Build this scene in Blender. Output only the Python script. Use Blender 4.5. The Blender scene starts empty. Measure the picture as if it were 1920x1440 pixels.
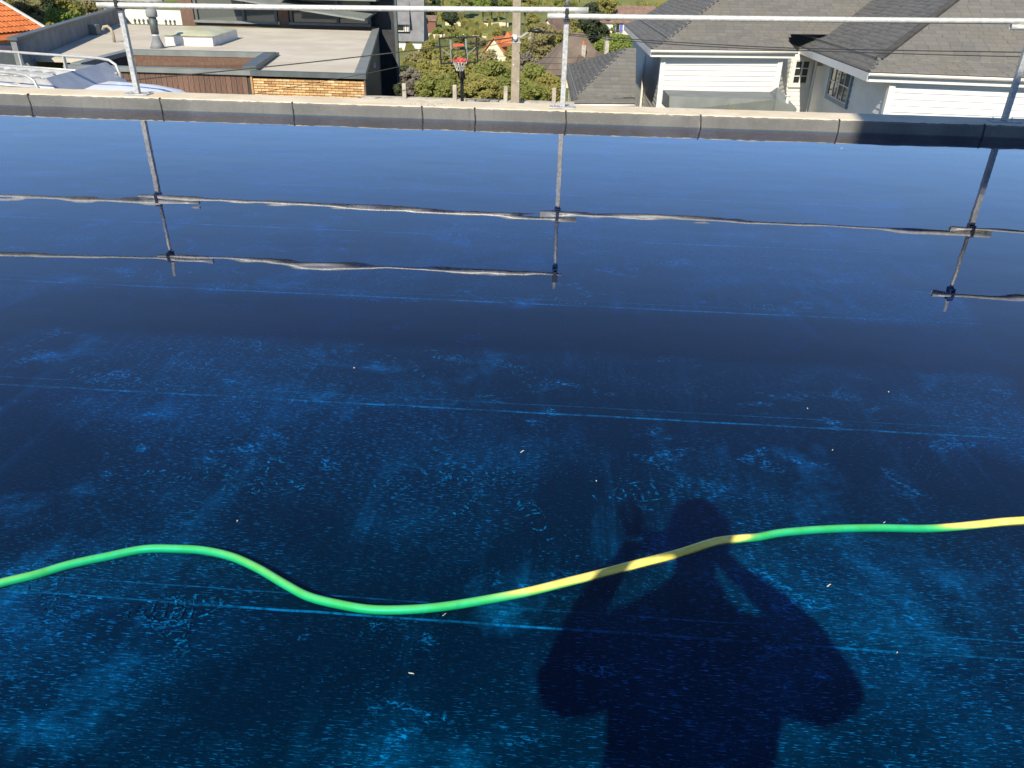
import bpy, bmesh, math, random
import numpy as np
from mathutils import Vector, Matrix, noise
random.seed(7); rng = np.random.default_rng(7)
S = bpy.context.scene; COL = S.collection
rad = math.radians

# ------------------------------------------------------------------ camera, sky, sun, exposure
cd = bpy.data.cameras.new('camera'); cam = bpy.data.objects.new('camera', cd); COL.objects.link(cam); S.camera = cam
cd.sensor_fit = 'HORIZONTAL'; cd.sensor_width = 36.0; cd.lens = 36.0 * 1425.0 / 1920.0
cd.clip_start = 0.02; cd.clip_end = 5000
def cam_axes(pitch, roll, yaw):
    cp, sp = math.cos(pitch), math.sin(pitch)
    f = Vector((-math.sin(yaw)*cp, math.cos(yaw)*cp, -sp)); r = Vector((math.cos(yaw), math.sin(yaw), 0)); d = f.cross(r)
    cr, sr = math.cos(roll), math.sin(roll)
    return cr*r + sr*d, -sr*r + cr*d, f
CR, CDN, CF = cam_axes(rad(28.586), rad(-1.237), rad(3.57))
EYE = Vector((0, 0, 1.45))
cm = Matrix((CR, -CDN, -CF)).transposed().to_4x4(); cm.translation = EYE
cam.matrix_world = cm

SUN_EL, SUN_AZ = 38.5, 11.2
w = bpy.data.worlds.new("World"); S.world = w; w.use_nodes = True
wn = w.node_tree.nodes; wl = w.node_tree.links
sky = wn.new('ShaderNodeTexSky'); sky.sky_type = 'NISHITA'; sky.sun_disc = False
sky.sun_elevation = rad(SUN_EL); sky.sun_rotation = rad(180 + SUN_AZ)
sky.air_density = 0.75; sky.dust_density = 0.0; sky.ozone_density = 5.5
wl.new(sky.outputs[0], wn['Background'].inputs[0]); wn['Background'].inputs[1].default_value = 0.11
sd = bpy.data.lights.new('sun', 'SUN'); sd.energy = 4.0; sd.angle = rad(0.53); sd.color = (1.0, 0.91, 0.74)
sun = bpy.data.objects.new('sun', sd); COL.objects.link(sun)
sun.rotation_euler = (rad(90 - SUN_EL), 0, rad(-SUN_AZ)); sun.location = (-8, -30, 30)
S.view_settings.view_transform = 'Standard'; S.view_settings.look = 'None'
S.view_settings.exposure = 0.78; S.view_settings.gamma = 1.0; S.view_settings.use_curve_mapping = False
S.render.engine = 'CYCLES'
S.cycles.max_bounces = 8; S.cycles.transparent_max_bounces = 16; S.cycles.volume_bounces = 0
S.cycles.use_denoising = True

# ------------------------------------------------------------------ helpers
def link(o, parent=None):
    COL.objects.link(o)
    if parent is not None: o.parent = parent
    return o
def tag(o, label=None, cat=None, group=None, kind=None):
    if label: o['label'] = label
    if cat: o['category'] = cat
    if group: o['group'] = group
    if kind: o['kind'] = kind
    return o
def thing(name, label, cat, loc=(0, 0, 0), rz=0.0, group=None):
    o = bpy.data.objects.new(name, None); o.empty_display_size = .2
    link(o); o.location = loc; o.rotation_euler = (0, 0, rz)
    return tag(o, label, cat, group)
class MB:
    def __init__(s): s.v = []; s.f = []
    def add(s, vs, fs):
        b = len(s.v); s.v += [tuple(q) for q in vs]; s.f += [tuple(i + b for i in f) for f in fs]; return s
    def box(s, x0, x1, y0, y1, z0, z1):
        return s.add([(x0,y0,z0),(x1,y0,z0),(x1,y1,z0),(x0,y1,z0),(x0,y0,z1),(x1,y0,z1),(x1,y1,z1),(x0,y1,z1)],
                     [(0,3,2,1),(4,5,6,7),(0,1,5,4),(1,2,6,5),(2,3,7,6),(3,0,4,7)])
    def hexa(s, p):   # eight points: bottom four ccw, top four ccw
        return s.add(p, [(0,3,2,1),(4,5,6,7),(0,1,5,4),(1,2,6,5),(2,3,7,6),(3,0,4,7)])
    def prism(s, poly, z0, z1):
        n = len(poly)
        return s.add([(x,y,z0) for x,y in poly] + [(x,y,z1) for x,y in poly],
                     [tuple(range(n-1,-1,-1)), tuple(range(n,2*n))] + [(i,(i+1)%n,n+(i+1)%n,n+i) for i in range(n)])
    def bar(s, a, b, wx, wz, up=(0,0,1)):    # rectangular bar from a to b
        a, b = Vector(a), Vector(b); d = (b-a).normalized(); u = Vector(up)
        if abs(d.dot(u)) > .97: u = Vector((0,1,0))
        x = d.cross(u).normalized()*wx/2; z = x.cross(d).normalized()*wz/2
        return s.hexa([a-x-z, b-x-z, b+x-z, a+x-z, a-x+z, b-x+z, b+x+z, a+x+z])
    def tube(s, pts, r, n=10, cap=True):
        pts = [Vector(p) for p in pts]; m = len(pts); rs = r if hasattr(r, '__len__') else [r]*m
        b = len(s.v); t = (pts[1]-pts[0]).normalized(); u = Vector((0,0,1)) if abs(t.z) < .9 else Vector((1,0,0))
        nx = t.cross(u).normalized()
        for i, p in enumerate(pts):
            t = (pts[min(i+1,m-1)] - pts[max(i-1,0)]).normalized()
            nx = (nx - t*nx.dot(t)).normalized(); ny = t.cross(nx)
            for k in range(n):
                a = 2*math.pi*k/n; s.v.append(tuple(p + (nx*math.cos(a)+ny*math.sin(a))*rs[i]))
        for i in range(m-1):
            for k in range(n):
                k2 = (k+1)%n; s.f.append((b+i*n+k, b+i*n+k2, b+(i+1)*n+k2, b+(i+1)*n+k))
        if cap:
            s.f.append(tuple(b+k for k in range(n-1,-1,-1))); s.f.append(tuple(b+(m-1)*n+k for k in range(n)))
        return s
    def lathe(s, prof, n=14, c=(0,0)):
        b = len(s.v)
        for r, z in prof:
            for k in range(n):
                a = 2*math.pi*k/n; s.v.append((c[0]+r*math.cos(a), c[1]+r*math.sin(a), z))
        for i in range(len(prof)-1):
            for k in range(n):
                k2=(k+1)%n; s.f.append((b+i*n+k,b+i*n+k2,b+(i+1)*n+k2,b+(i+1)*n+k))
        s.f.append(tuple(b+k for k in range(n-1,-1,-1))); s.f.append(tuple(b+(len(prof)-1)*n+k for k in range(n)))
        return s
    def mesh(s, name, mat, smooth=False):
        me = bpy.data.meshes.new(name); me.from_pydata(s.v, [], s.f)
        if mat: me.materials.append(mat)
        if smooth: me.shade_smooth()
        me.validate(); me.update(); return me
    def build(s, name, mat, parent=None, smooth=False, bevel=0.0):
        o = link(bpy.data.objects.new(name, s.mesh(name, mat, smooth)), parent)
        if bevel:
            m = o.modifiers.new('bevel', 'BEVEL'); m.width = bevel; m.segments = 2; m.limit_method = 'ANGLE'
        return o
def npmesh(name, V, Fq, mat, parent=None):      # fast quad mesh
    me = bpy.data.meshes.new(name); nf = len(Fq)
    me.vertices.add(len(V)); me.vertices.foreach_set('co', np.asarray(V, np.float32).ravel())
    me.loops.add(nf*4); me.loops.foreach_set('vertex_index', np.asarray(Fq, np.int32).ravel())
    me.polygons.add(nf); me.polygons.foreach_set('loop_start', np.arange(nf, dtype=np.int32)*4)
    me.update(calc_edges=True); me.materials.append(mat)
    return link(bpy.data.objects.new(name, me), parent)

# ------------------------------------------------------------------ materials
class NT:
    def __init__(s, name):
        s.m = bpy.data.materials.new(name); s.m.use_nodes = True; s.t = s.m.node_tree
        s.n = s.t.nodes; s.b = s.n['Principled BSDF']; s.out = s.n['Material Output']
        s._c = None
    def new(s, typ, **kw):
        o = s.n.new(typ)
        for k, v in kw.items(): setattr(o, k, v)
        return o
    def setin(s, node, key, val):
        if hasattr(val, 'is_output') or isinstance(val, bpy.types.NodeSocket): s.t.links.new(val, node.inputs[key])
        else: node.inputs[key].default_value = val
    def coord(s):
        if not s._c: s._c = s.new('ShaderNodeTexCoord')
        return s._c.outputs['Object']
    def pos(s): return s.new('ShaderNodeNewGeometry').outputs['Position']
    def mapping(s, scale, vec=None, loc=(0,0,0), rot=(0,0,0)):
        m = s.new('ShaderNodeMapping'); s.setin(m, 0, vec or s.coord())
        m.inputs['Scale'].default_value = scale; m.inputs['Location'].default_value = loc; m.inputs['Rotation'].default_value = rot
        return m.outputs[0]
    def noise(s, scale, detail=4, vec=None, rough=.55, dist=0.0):
        n = s.new('ShaderNodeTexNoise'); s.setin(n, 'Vector', vec or s.coord())
        n.inputs['Scale'].default_value = scale; n.inputs['Detail'].default_value = detail
        n.inputs['Roughness'].default_value = rough; n.inputs['Distortion'].default_value = dist
        return n.outputs['Fac']
    def vor(s, scale, vec=None, feature='F1', out='Distance', rnd=1.0):
        n = s.new('ShaderNodeTexVoronoi', feature=feature); s.setin(n, 'Vector', vec or s.coord()); n.inputs['Scale'].default_value = scale
        n.inputs['Randomness'].default_value = rnd
        return n.outputs[out]
    def math(s, op, a, b=None, c=None, clamp=False):
        n = s.new('ShaderNodeMath', operation=op); n.use_clamp = clamp
        s.setin(n, 0, a)
        if b is not None: s.setin(n, 1, b)
        if c is not None: s.setin(n, 2, c)
        return n.outputs[0]
    def ramp(s, fac, lo, hi, a=0.0, b=1.0):
        n = s.new('ShaderNodeMapRange', interpolation_type='SMOOTHSTEP'); s.setin(n, 0, fac)
        for i, v in zip((1,2,3,4), (lo,hi,a,b)): n.inputs[i].default_value = v
        return n.outputs[0]
    def mix(s, fac, a, b):
        n = s.new('ShaderNodeMix', data_type='RGBA'); s.setin(n, 0, fac)
        for k, v in ((6, a), (7, b)):
            if isinstance(v, (tuple, list)): v = (*v, 1) if len(v) == 3 else v
            s.setin(n, k, v)
        return n.outputs[2]
    def island(s): return s.new('ShaderNodeNewGeometry').outputs['Random Per Island']
    def objrand(s): return s.new('ShaderNodeObjectInfo').outputs['Random']
    def bump(s, h, strength=.3, dist=.01):
        b = s.new('ShaderNodeBump'); b.inputs['Strength'].default_value = strength; b.inputs['Distance'].default_value = dist
        s.setin(b, 'Height', h); s.t.links.new(b.outputs[0], s.b.inputs['Normal']); return b.outputs[0]
    def fin(s, col, rough=.7, metal=0.0, spec=.5):
        if isinstance(col, (tuple, list)): col = (*col, 1) if len(col) == 3 else col
        s.setin(s.b, 'Base Color', col); s.setin(s.b, 'Roughness', rough); s.b.inputs['Metallic'].default_value = metal
        s.b.inputs['Specular IOR Level'].default_value = spec
        return s.m
def mat(name, c, rough=.7, metal=0.0, var=.25, scale=6, bump=0.0, bscale=60, rnd=0.0, c2=None, spec=.4):
    t = NT(name); lo = tuple(x*(1-var) for x in c); hi = tuple(min(x*(1+var), 1) for x in c)
    col = t.mix(t.ramp(t.noise(scale, 5), .3, .7), lo, c2 or hi)
    if rnd:
        n = t.new('ShaderNodeHueSaturation'); t.setin(n, 'Color', col)
        t.setin(n, 'Value', t.math('MULTIPLY_ADD', t.island() if rnd > 0 else t.objrand(), 2*abs(rnd), 1-abs(rnd))); col = n.outputs[0]
    if bump: t.bump(t.noise(bscale, 3), bump, .01)
    return t.fin(col, rough, metal, spec)

M = {}
M['galv'] = mat('galvanised_steel', (.40,.41,.415), .5, .25, .22, 30, .15, 90)
M['galv_tube'] = mat('galvanised_tube', (.60,.60,.57), .40, .25, .15, 20, .1, 60)
M['clamp'] = mat('dark_clamp', (.035,.037,.042), .5, .4, .3, 40)
M['black'] = mat('black_paint', (.012,.012,.014), .4, 0, .2)
M['cream'] = None
def concrete_top():
    t = NT('cream_render')
    n1 = t.noise(3, 6); n2 = t.noise(55, 4)
    c = t.mix(t.ramp(n1, .35, .7), (.58,.49,.35), (.68,.59,.45))
    c = t.mix(t.ramp(n2, .58, .72), c, (.40,.36,.31))
    blot = t.math('MULTIPLY', t.ramp(t.noise(1.1, 3), .60, .68), t.ramp(t.noise(38, 4), .55, .66))
    c = t.mix(blot, c, (.12,.11,.10))
    t.bump(n2, .5, .012); return t.fin(c, .9)
M['cream'] = concrete_top()
def upstand():
    t = NT('grey_upstand_membrane')
    n = t.noise(2.2, 5); n2 = t.noise(160, 2)
    c = t.mix(t.ramp(n, .3, .7), (.105,.104,.10), (.155,.152,.144))
    c = t.mix(t.ramp(n2, .6, .75), c, (.30,.29,.27))
    drip = t.noise(4, 4, t.mapping((6, 1, .6)))
    c = t.mix(t.ramp(drip, .58, .75, 0, .6), c, (.09,.09,.09))
    t.bump(n2, .4, .006); return t.fin(c, .75)
M['upstand'] = upstand()
M['seam'] = mat('black_sealant', (.014,.014,.015), .5, 0, .3, 30)

SEAM0, SEAMD = 3.643, 1.080
def membrane():
    t = NT('black_roof_membrane'); P = t.pos()
    sep = t.new('ShaderNodeSeparateXYZ'); t.setin(sep, 0, P); X, Y = sep.outputs[0], sep.outputs[1]
    warp = t.noise(1.3, 2, P)
    big = t.ramp(t.noise(.75, 4, t.mapping((1.0, 1.0, 1), P, (3.1, 1.7, 0)), .6, .6), .43, .61)          # dusty zones
    big2 = t.ramp(t.noise(1.9, 5, t.mapping((1, 1.3, 1), P, (7.3, .2, 0)), .6), .42, .66)
    fleckA = t.ramp(t.noise(1.0, 2, t.mapping((36, 330, 1), P)), .60, .69)                                # fine weave dashes
    fleckB = t.ramp(t.noise(1.0, 2, t.mapping((60, 300, 1), P, (9, 3, 0))), .64, .72)
    scz = t.ramp(t.noise(5.2, 3, t.mapping((.8, 1.15, 1), P, (1.9, 5.2, 0)), .6, .5), .590, .67)           # scuffed areas
    scf = t.ramp(t.noise(1.0, 4, t.mapping((45, 95, 1), P, (0, 0, 0), (0, 0, .2)), .65, 1.2), .50, .66)
    soft = t.ramp(t.noise(2.0, 5, t.mapping((1, 1, 1), P, (12.7, 9.1, 0)), .62, .4), .56, .76)            # cloudy chalk
    spk = t.ramp(t.vor(34, P), .055, .03)
    spm = t.ramp(t.noise(3.0, 3, t.mapping((1,1,1), P, (4, 4, 4))), .45, .6)
    streak = t.ramp(t.noise(1.0, 4, t.mapping((9, 1.1, 1), P, (0,0,0), (0,0,-.25)), .65), .50, .78)        # drag marks
    # chalk lines along both edges of each lap
    def seamline(off, wd, seed):
        q = t.math('SUBTRACT', Y, SEAM0 + off); q = t.math('ADD', q, t.math('MULTIPLY', t.math('SUBTRACT', t.noise(3.0, 3, t.mapping((1,.01,1), P, (seed,0,0))), .5), .012))
        fr = t.math('DIVIDE', q, SEAMD); fr = t.math('SUBTRACT', fr, t.math('ROUND', fr)); dd = t.math('MULTIPLY', t.math('ABSOLUTE', fr), SEAMD)
        ln = t.ramp(dd, wd, wd*.35)
        br = t.math('MULTIPLY', t.ramp(t.noise(1.0, 4, t.mapping((3.1, .3, 1), P, (seed, seed, 0)), .7), .36, .60, .30, 1), t.ramp(t.noise(1.0, 3, t.mapping((45, .3, 1), P, (seed, seed, 0)), .7), .36, .60, .35, 1))
        return t.math('MULTIPLY', ln, br)
    s1 = seamline(0, .0030, 2.0); s2 = seamline(-.060, .0034, 11.0)
    def mul(*a):
        r = a[0]
        for b in a[1:]: r = t.math('MULTIPLY', r, b)
        return r
    zone = t.math('MULTIPLY_ADD', big, .86, .14)
    weave = t.ramp(t.noise(1.0, 3, t.mapping((16, 290, 1), P, (2, 8, 0)), .6), .36, .66, .35, 1.5)
    d = mul(fleckA, zone, .95)
    d = t.math('MAXIMUM', d, mul(fleckB, t.math('MULTIPLY_ADD', big2, .85, .15), .95))
    d = t.math('MAXIMUM', d, mul(scz, scf, .85))
    d = t.math('ADD', d, mul(soft, t.math('MULTIPLY_ADD', scf, .65, .35), weave, .80))
    d = t.math('ADD', d, mul(big, t.math('MULTIPLY_ADD', big2, .75, .25), weave, .095))
    d = t.math('ADD', d, mul(streak, t.math('MULTIPLY_ADD', big2, .6, .4), weave, .15))
    d = t.math('MAXIMUM', d, mul(spk, spm))
    d = t.math('MAXIMUM', d, mul(s1, .50)); d = t.math('MAXIMUM', d, mul(s2, .68))
    d = t.math('ADD', d, t.math('MULTIPLY', t.noise(140, 2, P), .030), clamp=True)
    c = t.mix(d, (.008,.009,.011), (.60,.63,.63))
    t.bump(fleckA, .3, .001); return t.fin(c, .7, 0, .2)
M['membrane'] = membrane()
def chalk_print():
    t = NT('chalky_print'); P = t.pos()
    n = t.ramp(t.noise(1.0, 4, t.mapping((95, 190, 1), P), .7, 1.6), .44, .60); z = t.ramp(t.noise(30, 4, P, .65), .40, .58)
    c = t.mix(t.math('MULTIPLY', n, z), (.02,.022,.026), (.60,.63,.63)); return t.fin(c, .8, 0, .2)
M['chalk'] = chalk_print()

def water():
    t = NT('blue_dyed_water'); t.n.remove(t.b); P = t.pos()
    h = t.noise(1.0, 2, t.mapping((1.1, 2.2, 1), P), .45)
    h2 = t.noise(1.0, 1, t.mapping((4.5, 7, 1), P, (5, 5, 0)), .4)
    hh = t.math('ADD', h, t.math('MULTIPLY', h2, .07))
    b = t.new('ShaderNodeBump'); b.inputs['Strength'].default_value = 1.0; b.inputs['Distance'].default_value = .0019; t.setin(b, 'Height', hh)
    ge = t.new('ShaderNodeNewGeometry'); dp = t.new('ShaderNodeVectorMath', operation='DOT_PRODUCT')   # Schlick, the same from both sides of the surface
    t.t.links.new(ge.outputs['Incoming'], dp.inputs[0]); t.t.links.new(b.outputs[0], dp.inputs[1])
    ca = t.math('SUBTRACT', 1.0, t.math('ABSOLUTE', dp.outputs['Value']), clamp=True)
    fres = t.math('MULTIPLY_ADD', t.math('POWER', ca, 3.3), .97, .012)
    gl = t.new('ShaderNodeBsdfGlossy'); gl.inputs['Roughness'].default_value = .0; t.t.links.new(b.outputs[0], gl.inputs['Normal'])
    tr = t.new('ShaderNodeBsdfTransparent'); mx = t.new('ShaderNodeMixShader')
    t.t.links.new(fres, mx.inputs[0]); t.t.links.new(tr.outputs[0], mx.inputs[1]); t.t.links.new(gl.outputs[0], mx.inputs[2])
    t.t.links.new(mx.outputs[0], t.out.inputs[0])
    va = t.new('ShaderNodeVolumeAbsorption'); va.inputs['Density'].default_value = 125.0
    va.inputs['Color'].default_value = (1-78/125, 1-10.8/125, 1-1.8/125, 1)
    t.t.links.new(va.outputs[0], t.out.inputs['Volume']); return t.m
M['water'] = water()
def hosemat():
    t = NT('yellow_hose'); P = t.pos()
    c = t.mix(t.ramp(t.noise(25, 4, P), .3, .7), (.86,.67,.11), (.92,.76,.20))
    c = t.mix(t.ramp(t.noise(420, 3, P), .64, .74, 0, .7), c, (.22,.17,.05))
    c = t.mix(t.ramp(t.noise(14, 4, P), .60, .75, 0, .35), c, (.45,.36,.10))
    t.bump(t.noise(300, 2, P), .15, .001); return t.fin(c, .38)
M['hose'] = hosemat()
M['hose_stripe'] = mat('green_hose_stripe', (.30,.42,.08), .4, 0, .15, 25)

# general building / landscape materials
M['white_board'] = mat('white_painted_board', (.64,.64,.62), .55, 0, .05, 3, .1, 40)
M['white_trim'] = mat('white_trim', (.66,.65,.61), .5, 0, .04)
M['gutter'] = mat('white_gutter', (.78,.74,.66), .4, 0, .05)
def shingle(name, a, b, rnd=.22):
    t = NT(name)
    c = t.mix(t.island(), a, b)
    c = t.mix(t.ramp(t.noise(.9, 4), .45, .7, 0, .4), c, (.15,.13,.10))
    c = t.mix(t.ramp(t.noise(40, 3), .5, .8, 0, .5), c, (.05,.05,.05))
    t.bump(t.noise(120, 2), .4, .01); return t.fin(c, .85)
M['shingle'] = shingle('weathered_shingle', (.115,.112,.105), (.150,.144,.132))
M['under'] = mat('roof_underlay', (.06,.058,.055), .9)
M['ridge'] = mat('zinc_flashing', (.16,.155,.14), .6, 0, .2)
M['frame_grey'] = mat('grey_window_casing', (.20,.26,.31), .6, 0, .1)
M['curtain'] = mat('pale_curtain', (.62,.58,.47), .8, 0, .1)
def glass_dark(name, c=(.02,.025,.03)):
    t = NT(name); return t.fin(c, .04, 0, .9)
M['glass'] = glass_dark('window_glass')
M['glass_light'] = glass_dark('window_glass_pale', (.10,.11,.10))
def brick(name, c):
    t = NT(name); n = t.noise(25, 4)
    cc = t.mix(t.ramp(n, .3, .7), tuple(x*.8 for x in c), tuple(x*1.15 for x in c))
    h = t.new('ShaderNodeHueSaturation'); t.setin(h, 'Color', cc); t.setin(h, 'Value', t.math('MULTIPLY_ADD', t.objrand(), .4, .8))
    t.bump(t.noise(90, 3), .4, .006); return t.fin(h.outputs[0], .9)
M['brick_tan'] = brick('tan_brick', (.62,.37,.16)); M['brick_brown'] = brick('brown_brick', (.44,.25,.11)); M['brick_pale'] = brick('pale_brick', (.70,.48,.25))
M['mortar'] = mat('mortar', (.42,.29,.15), .95, 0, .15, 20)
def planks():
    t = NT('brown_cladding')
    g = t.noise(3.0, 5, t.mapping((14, 14, 1.2)), .6)
    c = t.mix(t.ramp(g, .3, .75), (.115,.062,.042), (.20,.115,.080))
    h = t.new('ShaderNodeHueSaturation'); t.setin(h, 'Color', c); t.setin(h, 'Value', t.math('MULTIPLY_ADD', t.objrand(), .35, .82))
    return t.fin(h.outputs[0], .7)
M['plank'] = planks()
M['coping'] = mat('grey_coping', (.20,.215,.20), .5, .1, .12, 2)
M['coping_dark'] = mat('dark_coping', (.10,.115,.115), .5, .1, .15, 2)
def flatroof():
    t = NT('beige_roof_felt')
    n = t.noise(.35, 6, None, .6); n2 = t.noise(1.6, 5, None, .6)
    c = t.mix(t.ramp(n, .35, .65), (.45,.40,.31), (.54,.49,.40))
    c = t.mix(t.ramp(n2, .55, .8, 0, .5), c, (.36,.32,.25))
    sx = t.new('ShaderNodeSeparateXYZ'); t.setin(sx, 0, t.mapping((1,1,1), None, (0,0,0), (0,0,.12)))
    fr = t.math('FRACT', t.math('MULTIPLY', sx.outputs[0], .55)); l = t.ramp(t.math('ABSOLUTE', t.math('SUBTRACT', fr, .5)), .016, .004, 0, .45)
    c = t.mix(l, c, (.30,.275,.23)); return t.fin(c, .85)
M['flatroof'] = flatroof()
M['anthracite'] = mat('anthracite_cladding', (.028,.030,.034), .6, 0, .3, 3, .2, 30)
M['grey_render'] = mat('grey_render', (.20,.21,.215), .85, 0, .2, 2, .2, 60)
M['white_render'] = mat('white_render', (.70,.67,.60), .85, 0, .08, 3)
M['cream_render'] = mat('far_cream_render', (.62,.55,.42), .85, 0, .1, 3)
M['skydome'] = mat('yellowed_acrylic', (.50,.49,.30), .35, 0, .12, 2)
M['van'] = mat('white_van_paint', (.74,.75,.78), .28, 0, .03, spec=.6)
M['alu'] = mat('rack_aluminium', (.50,.50,.48), .38, .35, .1, 10)
M['deflector'] = mat('grey_deflector', (.36,.38,.42), .4, .2, .1)
M['timber_pale'] = mat('pale_timber', (.62,.46,.28), .75, 0, .2, 8)
M['orange_tile'] = brick('orange_roof_tile', (.62,.17,.045))
M['pole'] = mat('concrete_pole', (.36,.30,.22), .9, 0, .15, 5, .4, 60)
M['kerb'] = mat('weathered_concrete', (.42,.38,.32), .9, 0, .2, 4, .4, 50)
M['wire'] = mat('cable', (.03,.03,.03), .6)
M['wire_pale'] = mat('grey_cable', (.16,.16,.15), .5)
M['ceramic'] = mat('white_ceramic', (.7,.7,.68), .3)
M['red_rim'] = mat('red_rim', (.55,.07,.07), .45, 0, .1)
M['red_print'] = mat('red_sticker', (.60,.09,.05), .5, 0, .05)
M['net'] = mat('white_net', (.7,.68,.6), .9)
def acrylic():
    t = NT('clear_acrylic'); t.n.remove(t.b)
    fr = t.new('ShaderNodeFresnel'); fr.inputs[0].default_value = 1.45
    g = t.new('ShaderNodeBsdfGlossy'); g.inputs['Roughness'].default_value = .02
    tr = t.new('ShaderNodeBsdfTransparent'); tr.inputs[0].default_value = (.90,.92,.90,1); mx = t.new('ShaderNodeMixShader')
    t.t.links.new(fr.outputs[0], mx.inputs[0]); t.t.links.new(tr.outputs[0], mx.inputs[1]); t.t.links.new(g.outputs[0], mx.inputs[2])
    t.t.links.new(mx.outputs[0], t.out.inputs[0]); return t.m
M['acrylic'] = acrylic()
def leafmat(name, a, b, tl=.35):
    t = NT(name); t.n.remove(t.b)
    c = t.mix(t.island(), a, b)
    c = t.mix(t.ramp(t.noise(.5, 3), .35, .7, 0, .5), c, tuple(x*.62 for x in a))
    d = t.new('ShaderNodeBsdfDiffuse'); t.setin(d, 0, c); r = t.new('ShaderNodeBsdfTranslucent'); t.setin(r, 0, c)
    mx = t.new('ShaderNodeMixShader'); mx.inputs[0].default_value = tl
    t.t.links.new(d.outputs[0], mx.inputs[1]); t.t.links.new(r.outputs[0], mx.inputs[2]); t.t.links.new(mx.outputs[0], t.out.inputs[0]); return t.m
L = dict(olive=leafmat('olive_leaves', (.30,.28,.085), (.43,.40,.14), .5), mid=leafmat('mid_green_leaves', (.22,.25,.07), (.35,.36,.115), .5),
         lime=leafmat('lime_leaves', (.24,.32,.065), (.36,.41,.12), .5), dark=leafmat('dark_leaves', (.055,.075,.042), (.12,.14,.075)),
         yellow=leafmat('yellow_green_leaves', (.31,.285,.08), (.44,.39,.14), .5), tan=leafmat('budding_twigs', (.30,.265,.12), (.42,.37,.19), .5),
         white=leafmat('white_blossom', (.50,.47,.36), (.64,.60,.50)), grey=leafmat('grey_twigs', (.20,.18,.15), (.30,.265,.21)))
M['bark'] = mat('bark', (.13,.105,.08), .9, 0, .3, 8)
def grass():
    t = NT('valley_grass'); P = t.pos()
    c = t.mix(t.ramp(t.noise(.035, 5, P, .6), .38, .62), (.12,.145,.045), (.20,.205,.075))
    c = t.mix(t.ramp(t.noise(.35, 5, P, .65), .5, .72, 0, .6), c, (.085,.10,.04))
    c = t.mix(t.ramp(t.noise(.09, 4, t.mapping((1,1,1), P, (40,9,0))), .62, .7, 0, .6), c, (.26,.21,.12))
    return t.fin(c, 1.0, 0, .1)
M['grass'] = grass()
M['asphalt'] = mat('asphalt', (.05,.05,.05), .9, 0, .2, 3)
M['skin'] = mat('skin', (.48,.30,.22), .6, 0, .06); M['jacket'] = mat('navy_jacket', (.03,.035,.05), .85, 0, .2, 20)
M['trousers'] = mat('work_trousers', (.06,.06,.06), .9, 0, .2, 20); M['hair'] = mat('brown_hair', (.04,.025,.015), .7, 0, .3, 80); M['boot'] = mat('black_rubber_boot', (.015,.015,.015), .4)
M['debris'] = mat('pale_debris', (.66,.60,.46), .9, 0, .2, 60); M['debris_white'] = mat('white_debris', (.58,.57,.52), .9, 0, .1, 60)

# ------------------------------------------------------------------ terrain
TY = [-300, 12, 20, 32, 50, 82, 115, 150, 190, 230, 262, 320, 420, 600, 1200, 2500]
TZ = [-3.0, -3.0, -3.9, -4.4, -5.8, -9.0, -11.8, -14.0, -15.2, -14.8, -13.2, -7.0, 5.0, 32.0, 130.0, 260.0]
def tz(x, y):
    z = float(np.interp(y, TY, TZ))
    k = min(max((y-60)/120, 0), 1)
    return z + k*(1.4*noise.noise(Vector((x*.02, y*.02, 3.3))) + .5*noise.noise(Vector((x*.07, y*.07, 1.3))))
xs = np.concatenate([np.linspace(-1500,-140,14), np.linspace(-130,130,66), np.linspace(140,1500,14)])
ys = np.concatenate([np.linspace(-300,10,6), np.linspace(14,340,90), np.linspace(360,2400,30)])
V = [(x, y, tz(x, y)) for y in ys for x in xs]; nx = len(xs)
Fq = [(j*nx+i, j*nx+i+1, (j+1)*nx+i+1, (j+1)*nx+i) for j in range(len(ys)-1) for i in range(nx-1)]
g = npmesh('terrain', V, Fq, M['grass']); g.data.shade_smooth(); tag(g, kind='structure')

# ------------------------------------------------------------------ our flooded roof
RX0, RX1, RY0, RYW, RYO, ZTOP = -9.3, 9.3, -2.1, 8.62, 9.10, .125
slab = MB().box(RX0-.4, RX1+.4, RY0-.4, RYO-.004, -2.98, -.075).build('roof_slab', M['grey_render']); tag(slab, kind='structure')
floor = MB().box(RX0, RX1, RY0, RYW, -.074, -.052).build('roof_floor', M['membrane']); tag(floor, kind='structure')
k0 = math.floor((RY0-SEAM0)/SEAMD); y = RY0
edges = [RY0] + [SEAM0 + k*SEAMD for k in range(-10, 8) if RY0 < SEAM0+k*SEAMD < RYW-.1] + [RYW-.002]
for a, b in zip(edges[:-1], edges[1:]):
    b2 = b if b > RYW-.01 else b                # rear edge tucks under the next roll, front edge laps over the previous one
    a2 = a - .062 if a > RY0 else a
    n = 60; mb = MB(); vs = []; X = np.linspace(RX0+.002, RX1-.002, n)
    for x in X:
        e = .004*noise.noise(Vector((x*.9, a, 0)))
        vs += [(x, a2+e, -.0395), (x, a2+e, -.0352), (x, a2+.10, -.0354), (x, b2, -.0388), (x, b2, -.0425)]
    fs = []
    for i in range(n-1):
        for k in range(4): fs.append((i*5+k, i*5+k+1, (i+1)*5+k+1, (i+1)*5+k)[::-1])
    mb.add(vs, fs).build('membrane_sheet', M['membrane'], floor)
wat = MB().box(RX0+.003, RX1-.003, RY0+.003, RYW-.003, -.050, 0).build('water', M['water']); tag(wat, kind='structure')

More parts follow.
